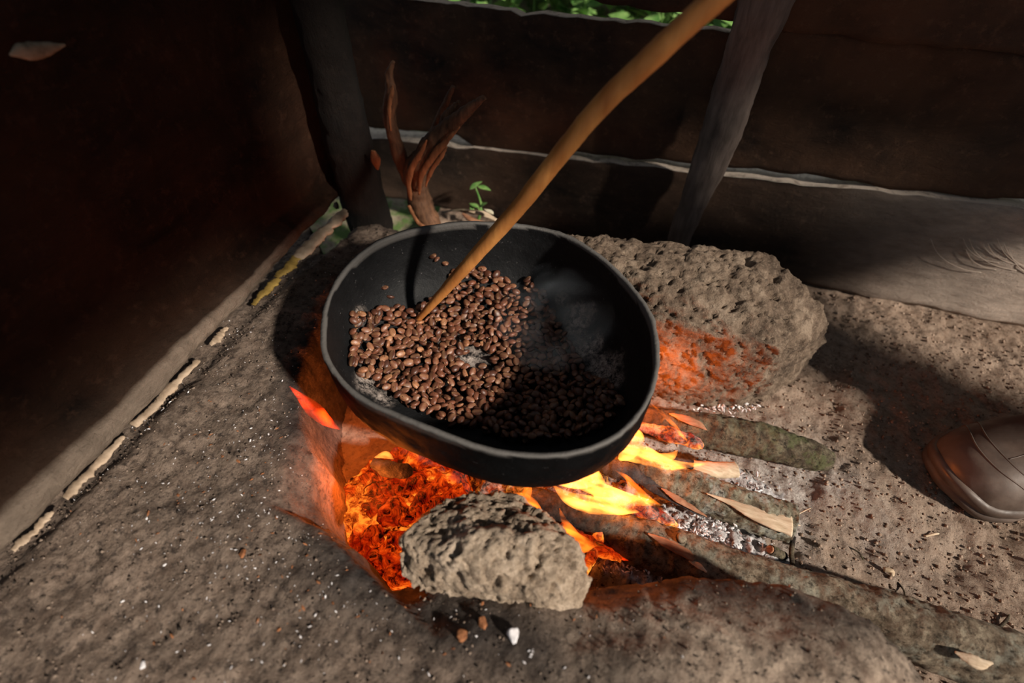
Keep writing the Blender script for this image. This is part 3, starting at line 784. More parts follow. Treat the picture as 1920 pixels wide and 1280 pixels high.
single('charcoal_piece', [(700, 868, .065, .006), (725, 878, .066, .010), (760, 884, .064, .009), (770, 888, .06, .004)], charm, 'dark cracked charcoal piece against the pan on the left side of the fire', 'charcoal', namp=.2, nscale=60, fine=.001)
for (pts, lab) in [([(770, 965, .05, .006), (800, 925, .06, .008), (835, 900, .07, .007)], 'glowing split stick left of the front stone, slanting under the pan'),
                   ([(800, 975, .05, .005), (825, 940, .06, .007), (870, 915, .065, .007)], 'glowing split stick touching the front stone on its upper left')]:
    single('burning_stick', pts, emb_hot, lab, 'stick', namp=.3, nscale=60, fine=.001, flat=.7)
single('burning_stick', [(1085, 1090, .05, .006), (1105, 1050, .05, .006), (1120, 1010, .045, .007), (1135, 985, .04, .004)], emb_red, 'red glowing splinter standing against the right side of the front stone', 'stick', namp=.3, nscale=60, fine=.001)
single('burning_stick', [(1050, 985, .05, .004), (1110, 1022, .048, .008), (1165, 1048, .045, .003)], emb_hot, 'red glowing stick lying along the long branch beside the front stone', 'stick', namp=.3, nscale=60, fine=.001)
single('twig', [(1488, 1005, .028, .0028), (1484, 1040, .02, .0028), (1492, 1085, .012, .0030)], bkA, 'short dark twig standing past the split end of the lichen-spotted log', 'twig', namp=.1)
single('twig', [(1500, 985, .03, .0008), (1478, 975, .045, .0008), (1520, 952, .05, .0006)], pale, 'hair-thin pale splinter off the end of the lichen-spotted log', 'splinter', n=20, seg=6)
t = empty('branch_stub', onz(1445, 1035, 0)); tag(t, 'small round cut stub of a twig facing up beyond the white ash', 'twig')
link('bark', px_tube([(1470, 1042, .012, .005), (1445, 1030, .024, .0058)], 12, 14, namp=.1), bkA, t)
link('cut_end', px_tube([(1445, 1030, .024, .0046), (1443, 1029, .0255, .0044)], 4, 14), redw, t)
single('wood_chip', [(1410, 1060, .018, .002), (1445, 1068, .018, .006), (1485, 1085, .014, .002)], pale, 'pale wood chip between the white ash and the long branch', 'wood chip', flat=.4, namp=.2)
# ember chunks at the bottom of the pit, left of the front stone
def chunk(p, r, mat, seed, label, name='ember', grp=None):
    rn = random.Random(seed); pts = []
    for _ in range(16):
        d = Vector((rn.gauss(0, 1), rn.gauss(0, 1), rn.gauss(0, .8))).normalized(); pts.append(p+d*r*rn.uniform(.75, 1.15))
    me = hull_remesh(pts, r*.13, 1)
    displace(me, lambda q, n: r*.22*fbm(q, 60, 3, seed)-r*.30*sm(.1, .5, fbm(q, 90, 2, seed+4)))
    o = link(name, me, mat); recenter(o); return tag(o, label, 'ember', grp)
ch = [(738, 915, .045, .017, 'upper left ember of the glowing pile, touching the clay wall'), (778, 905, .055, .016, 'glowing ember right under the edge of the pan'), (700, 950, .035, .014, 'ember wedged against the clay lip halfway down the pile'),
      (740, 965, .050, .022, 'biggest glowing ember, in the middle of the pile left of the front stone'), (790, 950, .05, .015, 'glowing ember beside the slanting split sticks'), (698, 1005, .035, .017, 'lower left ember of the pile against the clay lip'),
      (745, 1015, .04, .015, 'ember touching the left side of the front stone'), (715, 1045, .03, .017, 'lowest ember, in the bottom corner of the pit'), (715, 880, .05, .013, 'small ember below the charcoal piece')]
for i, (a, b, z, r, lab) in enumerate(ch): chunk(onz(a, b, z), r, emb_hot, i, lab)
# ember bed: coals and ash on the pit floor
def bed(name, x0, x1, y0, y1, zf, mat, label, cat, amp=.006, st=.0022, sc=70):
    X, Y, nx, ny = grid_mesh(x0, x1, y0, y1, st)
    cx, cy = (x0+x1)/2, (y0+y1)/2; R = ((X-cx)/((x1-x0)/2))**2+((Y-cy)/((y1-y0)/2))**2
    nzg = ngrid(X, Y, sc, 4, 31.)
    Z = zf*(1-nsm(.35, 1.0, R+.25*ngrid(X, Y, 20, 3, 5.)))+amp*nzg-.004*nsm(.5, 1., R)
    o = link(name, from_grid(name, X, Y, Z, nx, ny, R < 1.), mat); return tag(o, label, cat, kind='stuff')
q = onz(735, 985, .02)
bed('embers', q.x-.09, q.x+.10, q.y-.08, q.y+.12, .035, emb_hot, 'bed of small glowing embers on the pit floor left of the front stone', 'embers', .010)
q = onz(1040, 900, .02)
bed('coals', q.x-.13, q.x+.12, q.y-.09, q.y+.13, .035, emb_low, 'coals and grey ash spread under the pan among the logs', 'coals', .009)
mash = M('white_ash', .95, .1)
mash.color(mash.mix(mash.ramp(mash.noise(130, 4, .7), [(.36, 1.), (.46, 0.)]), mash.ramp(mash.noise(60, 4, .7), [(.35, (.42, .38, .37)), (.6, (.80, .78, .78))]), (.10, .06, .05)))
mash.bump(mash.noise(160, 5, .8), 1., .006); mash = mash.m
q = onz(1290, 1000, .015)
bed('ash', q.x-.115, q.x+.13, q.y-.045, q.y+.045, .020, mash, 'heap of white flaky ash between the lichen-spotted log and the long branch', 'ash', .008, .002, 110)
q = onz(1180, 1055, .015)
bed('ash', q.x-.09, q.x+.08, q.y-.035, q.y+.03, .026, mash, 'white ash between the long branch and the clay foreground', 'ash', .008, .002, 110)
q = onz(1370, 905, .01)
bed('ash', q.x-.11, q.x+.08, q.y-.04, q.y+.035, .010, mash, 'thin grey ash between the mossy log and the lichen-spotted log', 'ash', .006, .0025, 90)
sp = []
for (a, b, da, db, z, n) in [(1290, 1000, 110, 45, .024, 520), (1185, 1055, 60, 22, .03, 220), (1370, 915, 90, 30, .014, 160), (1370, 765, 70, 12, .008, 60)]:
    for _ in range(n):
        p_ = onz(a+rnd.gauss(0, .5)*da, b+rnd.gauss(0, .5)*db+.42*0, z)
        sp.append(((p_.x, p_.y, z*rnd.uniform(.6, 1.15)), rnd.uniform(.0012, .0042)))
mfl = M('ash_flake', .9, .1); mfl.color(mfl.ramp(mfl.noise(80, 3, .6), [(.35, (.45, .42, .42)), (.6, (.85, .83, .84))]))
flakes(sp, 'ash_flakes', mfl.m, 'curled white ash flakes lying on the ash heaps between the logs', 'ash flakes', curl=.7)

# ================================================================ FLAMES
fy = mat_flame('flame_yellow', (1, .28, .04), 400); fo = mat_flame('flame_orange', (1, .17, .012), 240); fr = mat_flame('flame_red', (1, .035, .002), 480)
def flame(blades, mat, label, seg=14):
    V = []; Fc = []
    for bl in blades:
        me = px_tube([(a, b, z, r) for a, b, z, r in bl], 36, seg, flat=.55, namp=.12, nscale=45)
        n0 = len(V); V += [v.co.copy() for v in me.vertices]; Fc += [tuple(n0+i for i in p.vertices) for p in me.polygons]
    # one closed skin per flame, so the blades fuse
    me = mesh('flame', V, Fc)
    o = bpy.data.objects.new('h', me); COL.objects.link(o)
    md = o.modifiers.new('r', 'REMESH'); md.mode = 'VOXEL'; md.voxel_size = .0013
    s = o.modifiers.new('s', 'SMOOTH'); s.iterations = 3
    m2 = bpy.data.meshes.new_from_object(o.evaluated_get(bpy.context.evaluated_depsgraph_get())); bpy.data.objects.remove(o)
    o = link('flame', m2, mat); recenter(o); return tag(o, label, 'flame')
flame([[(1160, 862, .060, .003), (1180, 845, .065, .011), (1195, 820, .075, .009), (1188, 798, .09, .001)],
       [(1185, 832, .068, .006), (1215, 852, .062, .011), (1245, 868, .058, .009), (1285, 872, .055, .005), (1330, 869, .052, .0008)],
       [(1160, 855, .06, .004), (1205, 862, .056, .008), (1250, 878, .05, .008), (1298, 884, .045, .001)],
       [(1215, 858, .062, .005), (1255, 856, .065, .006), (1272, 842, .07, .001)]], fy,
      'bright yellow flame beside the right rim of the pan, licking the cream stick end')
flame([[(1036, 908, .065, .001), (1065, 932, .06, .008), (1110, 946, .058, .011), (1160, 950, .054, .010), (1200, 958, .05, .002)],
       [(1130, 945, .06, .007), (1122, 910, .075, .010), (1110, 880, .09, .007), (1116, 866, .1, .0015)],
       [(1080, 905, .07, .006), (1125, 918, .07, .010), (1170, 935, .06, .009), (1210, 940, .055, .005), (1245, 948, .05, .0008)],
       [(1040, 905, .07, .002), (1085, 905, .08, .008), (1120, 892, .085, .008)]], fy,
      'largest yellow-orange flame, just below the right front edge of the pan')
flame([[(1216, 752, .10, .0008), (1238, 772, .09, .0028), (1262, 795, .08, .0036), (1278, 815, .07, .003), (1292, 829, .06, .0008)]], fo,
      'thin curved orange flame in front of the earthen block')
flame([[(1148, 878, .075, .001), (1175, 895, .07, .0035), (1190, 915, .065, .006), (1215, 935, .06, .0045), (1240, 946, .055, .0008)],
       [(1180, 925, .065, .004), (1180, 905, .07, .003), (1172, 890, .075, .0008)]], fo,
      'narrow orange flame over the torn dark edge of the lichen-spotted log')
flame([[(1012, 958, .075, .001), (1040, 985, .07, .0035), (1075, 1005, .06, .0065), (1120, 1022, .055, .002)],
       [(1048, 948, .09, .0008), (1055, 970, .08, .0032), (1070, 995, .07, .006), (1095, 1015, .06, .003)],
       [(1070, 1000, .065, .003), (1090, 1030, .055, .004), (1120, 1020, .055, .0035), (1160, 1045, .05, .0008)]], fo,
      'orange flame rising beside the upper right of the front stone')
flame([[(540, 722, .20, .0008), (565, 745, .19, .0045), (590, 768, .18, .0085), (612, 788, .165, .0065), (640, 806, .15, .001)]], fr,
      'red flame tongue left of the pan over the clay hearth')
flame([[(700, 858, .08, .001), (722, 852, .09, .005), (740, 862, .085, .001)]], fy,
      'small yellow flame at the lower left edge of the pan')
flame([[(948, 926, .08, .001), (975, 932, .08, .006), (1000, 945, .075, .006), (1020, 965, .07, .001)], [(985, 935, .08, .006), (992, 915, .09, .005), (1000, 905, .1, .001)]], fo,
      'orange flame showing between the pan and the top of the front stone')
flame([[(1120, 1022, .05, .001), (1150, 1038, .048, .004), (1180, 1052, .045, .001)]], fr, 'small red flame along the long branch, above white ash')
for i, (a, b, z, e, r) in enumerate([(700, 900, .075, .75, .03), (690, 800, .10, .5, .03), (1150, 830, .095, .55, .03), (1215, 760, .07, .75, .025), (1000, 905, .06, .38, .03)]):
    l = bpy.data.lights.new('fire_glow', 'POINT'); l.energy = e; l.color = (1, .20, .025); l.shadow_soft_size = r
    lo = bpy.data.objects.new('fire_glow', l); COL.objects.link(lo); lo.location = onz(a, b, z)

# ================================================================ POSTS, STUMP, LEANING POST
mpost = mat_plank('post_wood', (.003, .0022, .0018), (.013, .009, .007), .5, (5, 5, 1))
cp = [( -.470, .620, .02, .036), (-.471, .618, .15, .036), (-.471, .617, .28, .033), (-.467, .615, .42, .031), (-.46, .61, .6, .034), (-.46, .61, .9, .034)]
o = link('corner_post', sweep(cp, 90, 36, .10, 14, fine=.002), mpost); recenter(o); tag(o, 'thick upright dark log post in the corner between the two plank walls', 'post')
mlp = mat_wood('grey_weathered_wood', (.075, .055, .045), (.20, .15, .125), axis=(6, 6, 1), sc=14)
lp = []
for (a, b, r) in [(1268, 490, .018), (1276, 440, .0215), (1300, 380, .024), (1332, 300, .029), (1352, 240, .033), (1375, 170, .031), (1395, 110, .032), (1418, 50, .034), (1436, 0, .036), (1470, -120, .036), (1520, -300, .036)]:
    q = ony(a, b, WY-.045); lp.append((q.x, q.y, q.z, r*.92))
o = link('leaning_post', sweep(lp, 90, 30, .12, 18, flat=.7, fine=.0012, up=Vector((0, 1, 0))), mlp); recenter(o)
tag(o, 'grey-brown weathered post leaning against the back planks behind the earthen block', 'post')
mr = mat_wood('root_wood', (.055, .026, .014), (.20, .095, .048), axis=(5, 5, 1), sc=30)
mro = mat_wood('orange_bark', (.16, .06, .024), (.42, .17, .07), axis=(5, 5, 1), sc=30)
tr = empty('tree_root', ony(800, 420, .66)); tag(tr, 'gnarled reddish-brown forked root standing upright behind the pan, by the corner post', 'root')
def yt(pts, y, n=50, seg=16, **k):
    c = []
    for p in pts:
        q = ony(p[0], p[1], y+(p[3] if len(p) > 3 else 0)); c.append((q.x, q.y, q.z, p[2]))
    return sweep(c, n, seg, up=Vector((0, 1, 0)), **k)
link('trunk', yt([(812, 428, .017), (795, 395, .019), (782, 355, .019), (778, 320, .017), (785, 290, .010)], .66, namp=.22, nscale=40, fine=.0015), mr, tr)
link('branch', yt([(785, 370, .011), (765, 330, .012), (748, 290, .012), (738, 255, .010), (730, 215, .010), (734, 175, .009), (730, 140, .006), (738, 115, .002)], .665, namp=.2, nscale=40, fine=.0012), mr, tr)
link('branch', yt([(780, 350, .010), (790, 300, .015), (815, 262, .014), (848, 232, .011), (880, 205, .008), (908, 182, .003)], .65, namp=.25, nscale=40, fine=.0015), mr, tr)
link('branch', yt([(795, 290, .006), (818, 235, .006), (835, 195, .005), (850, 162, .003)], .69, namp=.2, nscale=40, fine=.001), mr, tr)
link('branch', yt([(822, 262, .008), (838, 222, .008), (852, 200, .004), (862, 190, .002)], .66, namp=.25, nscale=40, fine=.0015), mr, tr)
for pts in ([(770, 375, .003), (766, 340, .005), (772, 315, .005), (790, 285, .004), (800, 262, .001)], [(786, 365, .002), (792, 325, .0045), (815, 290, .0055), (838, 262, .004), (862, 238, .001)], [(798, 350, .001), (808, 322, .0035), (826, 295, .0035), (838, 275, .001)], [(733, 245, .001), (730, 205, .003), (734, 175, .0035), (736, 160, .001)], [(766, 385, .003), (782, 415, .004), (800, 428, .003)]):
    link('bark_curl', yt(pts, .632 if pts[0][0] > 740 else .65, 30, 10, flat=.6, namp=.3, nscale=60, fine=.0008), mro, tr)
# small log end with reddish bark near the corner post
o = link('bark_piece', yt([(700, 282, .004), (704, 300, .009), (708, 318, .002)], .60, 20, 10, flat=.5, namp=.3, nscale=50), mro); recenter(o); tag(o, 'small reddish bark piece stuck to the foot of the corner post', 'bark')
# debris in the dip behind the hearth
def yobj(name, pts, y, mat, label, cat, **k):
    o = link(name, yt(pts, y, 24, 8, **k), mat); recenter(o); return tag(o, label, cat)
single('wood_chip', [(880, 395, .10, .003), (905, 400, .10, .007), (930, 412, .10, .003)], pale, 'pale curled wood chip behind the far rim of the pan', 'wood chip', flat=.3)
single('wood_chip', [(868, 400, .09, .003), (885, 412, .09, .006), (915, 420, .09, .003)], redw, 'brown wood chip right behind the far rim of the pan', 'wood chip', flat=.5)
single('twig', [(828, 398, .10, .0016), (862, 393, .105, .0016), (905, 396, .10, .0012)], bkA, 'thin twig beside the root behind the pan', 'twig')

# ================================================================ GAP DEBRIS BELOW THE LEFT WALL
pb_ = mat_wood('pale_bark', (.33, .23, .15), (.62, .48, .35), axis=(1, 1, 1), sc=45)
ym_ = mat_wood('mossy_bark_bits', (.16, .10, .02), (.42, .28, .07), axis=(1, 1, 1), sc=60)
for (pts, mt, lab) in [
    ([(505, 482, .145, .006), (518, 452, .148, .012), (545, 425, .148, .012), (570, 392, .146, .010), (578, 378, .146, .003)], pb_, 'widest cream bark strip under the left wall, above the hearth corner'),
    ([(598, 362, .142, .004), (615, 350, .142, .006), (638, 332, .142, .002)], pb_, 'pale bark strip in the gap beside the foot of the corner post'),
    ([(432, 560, .142, .003), (455, 535, .144, .006), (480, 512, .144, .006)], ym_, 'orange-brown bark scrap under the left wall'),
    ([(478, 510, .146, .004), (500, 488, .148, .009), (518, 470, .146, .006)], ym_, 'mossy yellow clump of bark next to the widest bark strip'),
    ([(372, 640, .145, .003), (385, 625, .147, .006), (400, 606, .146, .003)], pb_, 'short shredded bark scrap at the middle of the left wall foot'),
    ([(240, 795, .142, .004), (275, 760, .143, .006), (310, 720, .143, .006), (350, 668, .142, .004)], pb_, 'long cream bark strip under the dusty lower edge of the left wall'),
    ([(112, 930, .140, .004), (150, 892, .142, .006), (190, 852, .142, .005), (225, 815, .141, .003)], pb_, 'cream bark strip nearest the left edge of the photo'),
    ([(20, 1030, .14, .003), (55, 990, .14, .005), (90, 955, .14, .003)], pb_, 'brown bark scrap at the left edge, under the left wall')]:
    cc = []
    for a_, b_, z_, r_ in pts: q = onz(a_, b_, z_+.007); cc.append((max(q.x, WX+.013+r_*.8), q.y, q.z, r_))
    so = link('bark_strip', sweep(cc, 44, 10, .6, 75, flat=.35, fine=.003), mt); recenter(so); tag(so, lab, 'bark')

# ================================================================ RUBBER BOOT
def build_boot():
    ax = Vector((.86, .51, 0)).normalized(); sd2 = Vector((-ax.y, ax.x, 0)); o0 = Vector((.414, .462, 0))
    t = empty('rubber_boot', o0+ax*.1); tag(t, 'dusty dark brown rubber boot standing on the soil at the right edge', 'boot')
    W = [(0, .004), (.006, .024), (.018, .040), (.035, .051), (.06, .0575), (.09, .057), (.13, .047), (.17, .041), (.21, .040), (.24, .034), (.262, .018), (.268, .003)]
    Hh = [(0, .030), (.006, .046), (.018, .060), (.035, .069), (.06, .076), (.09, .086), (.13, .112), (.17, .15), (.21, .16), (.24, .15), (.262, .11), (.268, .08)]
    ws = lambda s: float(np.interp(s, [a for a, b in W], [b for a, b in W])); hs = lambda s: float(np.interp(s, [a for a, b in Hh], [b for a, b in Hh]))
    def surf(s, a, k=1.0):
        w_, h_ = ws(s)*k, hs(s)-.02
        c, s_ = math.cos(a), math.sin(a)
        return o0+ax*s+sd2*(w_*math.copysign(abs(c)**.8, c))+Vector((0, 0, .022+h_*max(0, s_)**.85))
    V = []; Fc = []; ns = 40; na = 28
    for i in range(ns+1):
        u = i/ns; s = .268*(.5-.5*math.cos(math.pi*u))
        for k in range(na+1): V.append(surf(s, math.pi*k/na))
        V.append(o0+ax*s+Vector((0, 0, .010)))
    m_ = na+2
    for i in range(ns):
        for k in range(m_):
            k2 = (k+1) % m_; Fc.append((i*m_+k, i*m_+k2, (i+1)*m_+k2, (i+1)*m_+k))
    Fc.append(tuple(range(m_))); Fc.append(tuple(ns*m_+k for k in range(m_)))
    sh = sweep([tuple(o0+ax*.195+Vector((0, 0, .05)))+(.044,), tuple(o0+ax*.200+Vector((0, 0, .13)))+(.049,), tuple(o0+ax*.205+Vector((0, 0, .22)))+(.056,), tuple(o0+ax*.205+Vector((0, 0, .30)))+(.061,)], 30, 32, up=Vector((1, 0, 0)))
    n0 = len(V); V += [v.co.copy() for v in sh.vertices]; Fc += [tuple(n0+i for i in p.vertices) for p in sh.polygons]
    me = mesh('b', V, Fc); bm = bmesh.new(); bm.from_mesh(me); bmesh.ops.recalc_face_normals(bm, faces=bm.faces); bm.to_mesh(me); bm.free()
    o = bpy.data.objects.new('h', me); COL.objects.link(o)
    md = o.modifiers.new('r', 'REMESH'); md.mode = 'VOXEL'; md.voxel_size = .0028
    s = o.modifiers.new('s', 'SMOOTH'); s.iterations = 6
    m2 = bpy.data.meshes.new_from_object(o.evaluated_get(bpy.context.evaluated_depsgraph_get())); bpy.data.objects.remove(o)
    mb = M('boot_rubber', .38, .5)
    mb.color(mb.mix(mb.ramp(mb.noise(14, 5, .65), [(.4, 0.), (.7, .55)]), (.060, .038, .027), (.21, .15, .115)))
    mb.L(mb.ramp(mb.noise(18, 5, .6), [(.35, .36), (.65, .75)]), mb.b.inputs['Roughness']); mb.bump(mb.noise(40, 5, .6), .25, .002)
    link('upper', m2, mb.m, t)
    # sole
    V = []; Fc = []; n = 64; rings = [(0.0, -.002), (.002, .002), (.012, .0035), (.013, .002), (.016, .002), (.017, .0035), (.027, .0035), (.030, .0), (.030, -.012)]
    out = []
    for k in range(n):
        u = k/n*2*math.pi; s = .134-.134*math.cos(u); side = 1 if math.sin(u) >= 0 else -1
        out.append((s, side*ws(min(max(s, .0), .268))*(1 if 0 < s < .268 else 0)))
    for (z, off) in rings:
        for (s, y_) in out:
            d = Vector((s-.134, y_*2.2)); d.normalize()
            V.append(o0+ax*(s+d.x*off)+sd2*(y_+(off if y_ > 0 else -off if y_ < 0 else 0))+Vector((0, 0, z+.012*sm(.03, 0, s))))
    for j in range(len(rings)-1):
        for k in range(n): Fc.append((j*n+k, j*n+(k+1) % n, (j+1)*n+(k+1) % n, (j+1)*n+k))
    Fc.append(tuple(range(n))); Fc.append(tuple((len(rings)-1)*n+k for k in range(n)))
    me = mesh('sole', V, Fc); bm = bmesh.new(); bm.from_mesh(me); bmesh.ops.recalc_face_normals(bm, faces=bm.faces); bm.to_mesh(me); bm.free()
    link('sole', me, mb.m, t)
    for s0, nm in ((.030, 'toe_seam'), (.046, 'toe_seam')):
        pts = []
        for k in range(13):
            a = math.pi*(k/12); s = s0+.040*abs(math.cos(a))**2.2
            q = surf(s, a, 1.0); pts.append((q.x, q.y, q.z-.0006, .0011))
        link(nm, sweep(pts, 60, 8), mb.m, t)
    pts = []
    for k in range(8):
        q = surf(.048+.012*k, math.pi/2+.10); pts.append((q.x, q.y, q.z-.0004, .0008))
    link('centre_seam', sweep(pts, 30, 6), mb.m, t)
build_boot()

# ================================================================ SMALL LITTER
litter = [((1660, 1065, .001), (1675, 1078, .001), .0028, pale, 'small pale twig stub on the soil below the boot toe'),
          ((1742, 1000, 0), (1768, 995, 0), .0012, pale, 'thin pale straw on the soil just under the boot toe'),
          ((1595, 1020, 0), (1625, 1045, 0), .0010, bkA, 'fine curved rootlet on the soil between the logs and the boot'),
          ((1890, 1195, 0), (1925, 1210, 0), .0030, mfl.m, 'white wood scrap on the soil at the right edge above the long branch'),
          ((1872, 1180, 0), (1900, 1150, 0), .0016, bkA, 'dark bent twig on the soil at the right edge'),
          ((1690, 1088, 0), (1702, 1128, 0), .0009, bkA, 'thin dark straw on the soil above the clay foreground')]
for (a, b, r, mt, lab) in litter:
    pa = onz(a[0], a[1], .005); pb2 = onz(b[0], b[1], .005); z = max(floor_z(pa.x, pa.y), floor_z(pb2.x, pb2.y))+r
    mid = (pa+pb2)/2+Vector((.003, .002, 0))
    o = link('twig', sweep([(pa.x, pa.y, z, r), (mid.x, mid.y, z+.001, r*1.1), (pb2.x, pb2.y, z, r*.7)], 14, 8, .2, 80), mt); recenter(o); tag(o, lab, 'twig')
# ash specks and orange crumbs on the hearth
for (nm, mt, N, sz, lab, reg) in [('ash_specks', mfl.m, 620, (.0006, .0019), 'tiny white ash specks sprinkled on the clay hearth', 1),
                             ('clay_crumbs', mro, 150, (.0010, .0030), 'small orange-brown burnt crumbs on the clay hearth', 2)]:
    sp = []
    for _ in range(N*3):
        if rnd.random() < .6: a, b = rnd.gauss(560, 190), rnd.gauss(900, 150)
        else: a, b = rnd.uniform(150, 1300), rnd.uniform(420, 1280)
        q = onz(a, b, HZ); z, s = hearth_z(q.x, q.y)
        if s < .008: continue
        sp.append(((q.x, q.y, z+.0006), sz[0]+(sz[1]-sz[0])*rnd.random()**2.5))
        if len(sp) >= N: break
    flakes(sp, nm, mt, lab, 'specks' if reg == 1 else 'crumbs', curl=.35)

# ================================================================ PLANTS OUTSIDE
ml1 = M('leaf', .5, .4); ml1.color(ml1.ramp(ml1.noise(25, 4, .6), [(.35, (.07, .22, .04)), (.65, (.32, .50, .16))])); ml1.b.inputs['Subsurface Weight'].default_value = 0
def leaf_mesh(L, W_):
    V = []; Fc = []
    for i in range(7):
        u = i/6; w_ = W_*math.sin(math.pi*u**.8)*.5+.0002
        for k in (-1, 0, 1): V.append((L*u, w_*k, -.25*L*u*u+.12*w_*abs(k)+(0 if k else -.0)))
    for i in range(6):
        for k in range(2): a = i*3+k; Fc.append((a, a+1, a+4, a+3))
    return mesh('leaf', V, Fc)
lm = leaf_mesh(.05, .022); lm.materials.append(ml1.m); lm.polygons.foreach_set('use_smooth', [True]*len(lm.polygons))
def plant(x, y, z0, h, n, label, spread=.05, s0=1.):
    t = empty('leafy_plant', (x, y, z0)); tag(t, label, 'plant', )
    link('stem', sweep([(x, y, z0, .003), (x+.01, y, z0+h*.5, .0025), (x, y, z0+h, .001)], 12, 6), ml1.m, t)
    for i in range(n):
        o = bpy.data.objects.new('leaf', lm); COL.objects.link(o); o.parent = t
        o.location = (rnd.uniform(-spread, spread)*.4, rnd.uniform(-spread, spread)*.4, h*rnd.uniform(.35, 1.0))
        s = s0*rnd.uniform(.7, 1.3); o.scale = (s, s, s)
        o.rotation_euler = (rnd.gauss(0, .5), rnd.uniform(-.9, .5), rnd.uniform(0, 6.28))
    return t
plant(-.30, 1.38, -.03, .42, 60, 'green leafy plant outside, behind the left part of the top slit in the back wall', .12, 1.3)
plant(-.12, 1.40, -.03, .42, 60, 'green leafy plant outside, behind the middle of the top slit in the back wall', .12, 1.3)
plant(.05, 1.38, -.03, .42, 60, 'green leafy plant outside, behind the right end of the top slit in the back wall', .10, 1.2)
for k_ in range(9):
    plant(-.62+.13*k_, 1.55+.04*(k_ % 2), -.03, .52, 70, 'leafy green bush outside in the row behind the top slit of the back wall', .16, 1.5)['group'] = 'bushes outside behind the back wall'
plant(-.45, .93, -.03, .24, 26, 'green plant outside, showing through the gap beside the root', .05, .6)
plant(-.535, .70, .02, .14, 16, 'small plant outside, showing in the corner gap by the corner post', .03, .4)
plant(-.345, .79, .02, .08, 6, 'thin weed growing at the foot of the back wall behind the root', .03, .45)

# ================================================================ SOIL CRUMBS
def crumbs(name, N, sampler, mat, label, lo, hi):
    V = []; Fc = []
    for _ in range(N):
        r = sampler()
        if r is None: continue
        x, y, z = r; s = lo+(hi-lo)*rnd.random()**4; n0 = len(V)
        R_ = Euler((rnd.uniform(0, 3), rnd.uniform(0, 3), rnd.uniform(0, 6))).to_matrix()
        for q in ((1, 0, 0), (-1, 0, 0), (0, 1, 0), (0, -1, 0), (0, 0, 1), (0, 0, -1)):
            V.append(Vector((x, y, z+s*.3))+R_ @ (Vector(q)*s*rnd.uniform(.6, 1.1)))
        for a, b_, c_ in ((0, 2, 4), (2, 1, 4), (1, 3, 4), (3, 0, 4), (2, 0, 5), (1, 2, 5), (3, 1, 5), (0, 3, 5)): Fc.append((n0+a, n0+b_, n0+c_))
    return tag(link(name, mesh(name, V, Fc), mat), label, 'crumbs', kind='stuff')
def s_floor():
    x = rnd.uniform(.05, .85); y = rnd.uniform(.18, .83)
    return (x, y, floor_z(x, y))
mcr = M('soil_crumb', .95, .1); mcr.color(mcr.ramp(mcr.voro(160, out='Color'), [(.2, (.10, .065, .045)), (.5, (.27, .18, .13)), (.9, (.46, .35, .27))]))
crumbs('soil_crumbs', 14000, s_floor, mcr.m, 'loose crumbs of brown soil on the floor between the logs and the boot', .0006, .0034)
def s_hearth():
    x = rnd.uniform(-.5, .36); y = rnd.uniform(-.12, .6); z, s = hearth_z(x, y)
    return (x, y, z) if s > .006 else None
mcr2 = M('clay_crumb', .95, .1); mcr2.color(mcr2.ramp(mcr2.voro(160, out='Color'), [(.2, (.03, .024, .02)), (.5, (.12, .088, .068)), (.9, (.30, .23, .18))]))
crumbs('clay_grit', 16000, s_hearth, mcr2.m, 'dark grit lying on the grey-brown clay hearth', .0005, .0022)

# pale and brown scraps on the hearth in front of the stone
for (a, b_, r, mt, lab, cat) in [(962, 1200, .009, mfl.m, 'white crumbly flake on the clay in front of the front stone', 'flake'), (868, 1192, .007, mro, 'brown crumb on the clay below the front stone, left of the white flake', 'crumb'),
                                (905, 1168, .006, mro, 'small orange-brown crumb at the foot of the front stone', 'crumb'), (268, 1246, .0045, mfl.m, 'blue-white chip on the clay near the bottom left corner', 'chip'), (455, 1040, .005, mro, 'orange burnt chip on the clay left of the pit', 'chip')]:
    q = onz(a, b_, HZ); z, s = hearth_z(q.x, q.y); rn = random.Random(a)
    pts = [Vector((q.x, q.y, z+.002))+Vector((rn.gauss(0, 1), rn.gauss(0, 1)*1.3, rn.gauss(0, .5))).normalized()*r*rn.uniform(.6, 1) for _ in range(14)]
    me = hull_remesh(pts, r*.16, 1); displace(me, lambda p, n: r*.15*fbm(p, 90, 3, a))
    o = link('clay_chip' if mt is mro else 'ash_chip', me, mt); recenter(o); tag(o, lab, cat)
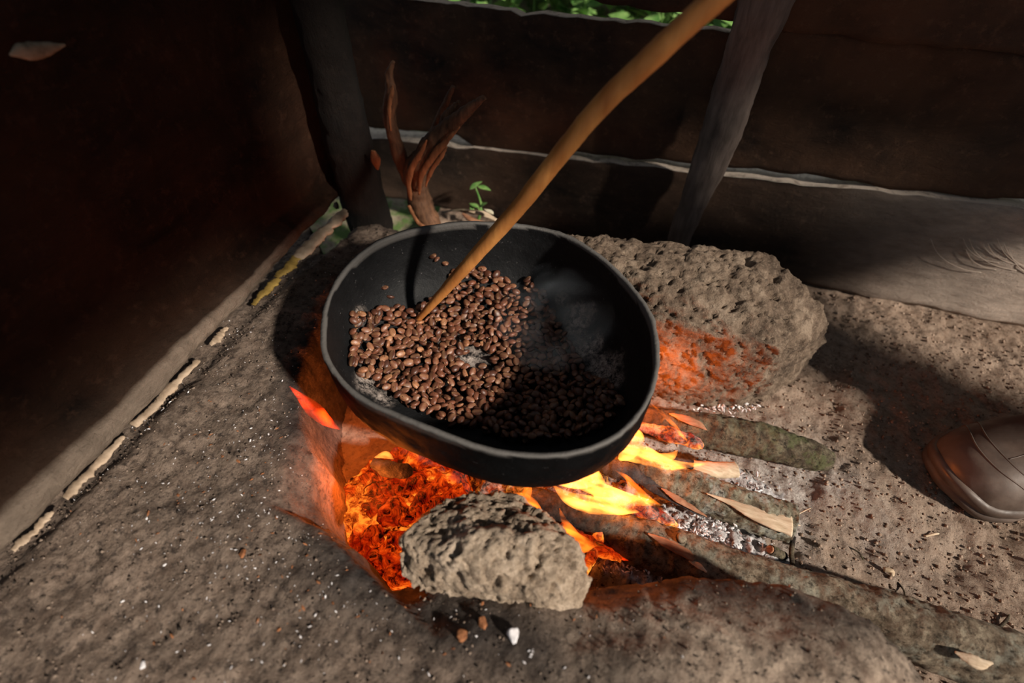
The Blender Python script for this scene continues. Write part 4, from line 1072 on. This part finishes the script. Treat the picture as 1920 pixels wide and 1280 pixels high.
# ================================================================ SMOKE
c_ = pan_hit(1060, 650)
bm = bmesh.new(); bmesh.ops.create_icosphere(bm, subdivisions=4, radius=1)
for v in bm.verts:
    v.co *= 1+.25*noise.noise(v.co*1.7); v.co = Vector((v.co.x*.085, v.co.y*.080, v.co.z*.042))+c_+Vector((0, .0, .052))
me = bpy.data.meshes.new('smoke'); bm.to_mesh(me); bm.free()
ms_ = bpy.data.materials.new('smoke'); ms_.use_nodes = True; nt = ms_.node_tree; nt.nodes.clear()
oo = nt.nodes.new('ShaderNodeOutputMaterial'); vs = nt.nodes.new('ShaderNodeVolumeScatter'); nt.links.new(vs.outputs[0], oo.inputs['Volume'])
vs.inputs['Color'].default_value = (.82, .90, 1, 1)
tn = nt.nodes.new('ShaderNodeTexNoise'); tn.inputs['Scale'].default_value = 16; tn.inputs['Detail'].default_value = 3; tn.inputs['Distortion'].default_value = 1.2
tc = nt.nodes.new('ShaderNodeTexCoord'); nt.links.new(tc.outputs['Object'], tn.inputs['Vector'])
mr_ = nt.nodes.new('ShaderNodeMapRange'); mr_.inputs['From Min'].default_value = .42; mr_.inputs['From Max'].default_value = .68; mr_.inputs['To Min'].default_value = 0; mr_.inputs['To Max'].default_value = 1.4
nt.links.new(tn.outputs[0], mr_.inputs['Value']); nt.links.new(mr_.outputs[0], vs.inputs['Density'])
tag(link('smoke', me, ms_), 'thin bluish smoke hanging over the shaded right side of the pan', 'smoke', kind='stuff')

# clods and dry leaves in the corner behind the hearth
rn = random.Random(5)
for k, (a, b_, z, r) in enumerate([(612, 372, .135, .012), (640, 362, .13, .013), (668, 372, .13, .011), (650, 345, .12, .010), (688, 360, .12, .012), (632, 384, .135, .009), (672, 345, .11, .011)]):
    q = onz(a, b_, z); pts = [q+Vector((rn.gauss(0, 1), rn.gauss(0, 1), rn.gauss(0, .7))).normalized()*r*rn.uniform(.6, 1) for _ in range(14)]
    me = hull_remesh(pts, r*.14, 1); displace(me, lambda p, n: r*.2*fbm(p, 90, 3, k))
    o = link('soil_clod', me, mbl); recenter(o); tag(o, 'brown soil clod heaped in the corner gap behind the hearth', 'clod', 'soil clods in the corner gap')
ldry = M('dry_leaf', .8, .2); ldry.color(ldry.ramp(ldry.noise(50, 4, .6), [(.35, (.42, .36, .22)), (.65, (.72, .68, .52))]))
for (a, b_, z, s_, rz, lab) in [(622, 345, .150, .62, .6, 'pale dry leaf in the corner gap, upper one'), (608, 358, .150, .5, 1.4, 'pale dry leaf in the corner gap, lower one'), (925, 402, .115, .5, 2.6, 'pale dry leaf behind the far rim of the pan')]:
    l2 = lm.copy(); l2.materials.clear(); l2.materials.append(ldry.m)
    o = bpy.data.objects.new('dry_leaf', l2); COL.objects.link(o); o.location = onz(a, b_, z); o.scale = (s_,)*3; o.rotation_euler = (.2, -.2, rz); tag(o, lab, 'leaf')
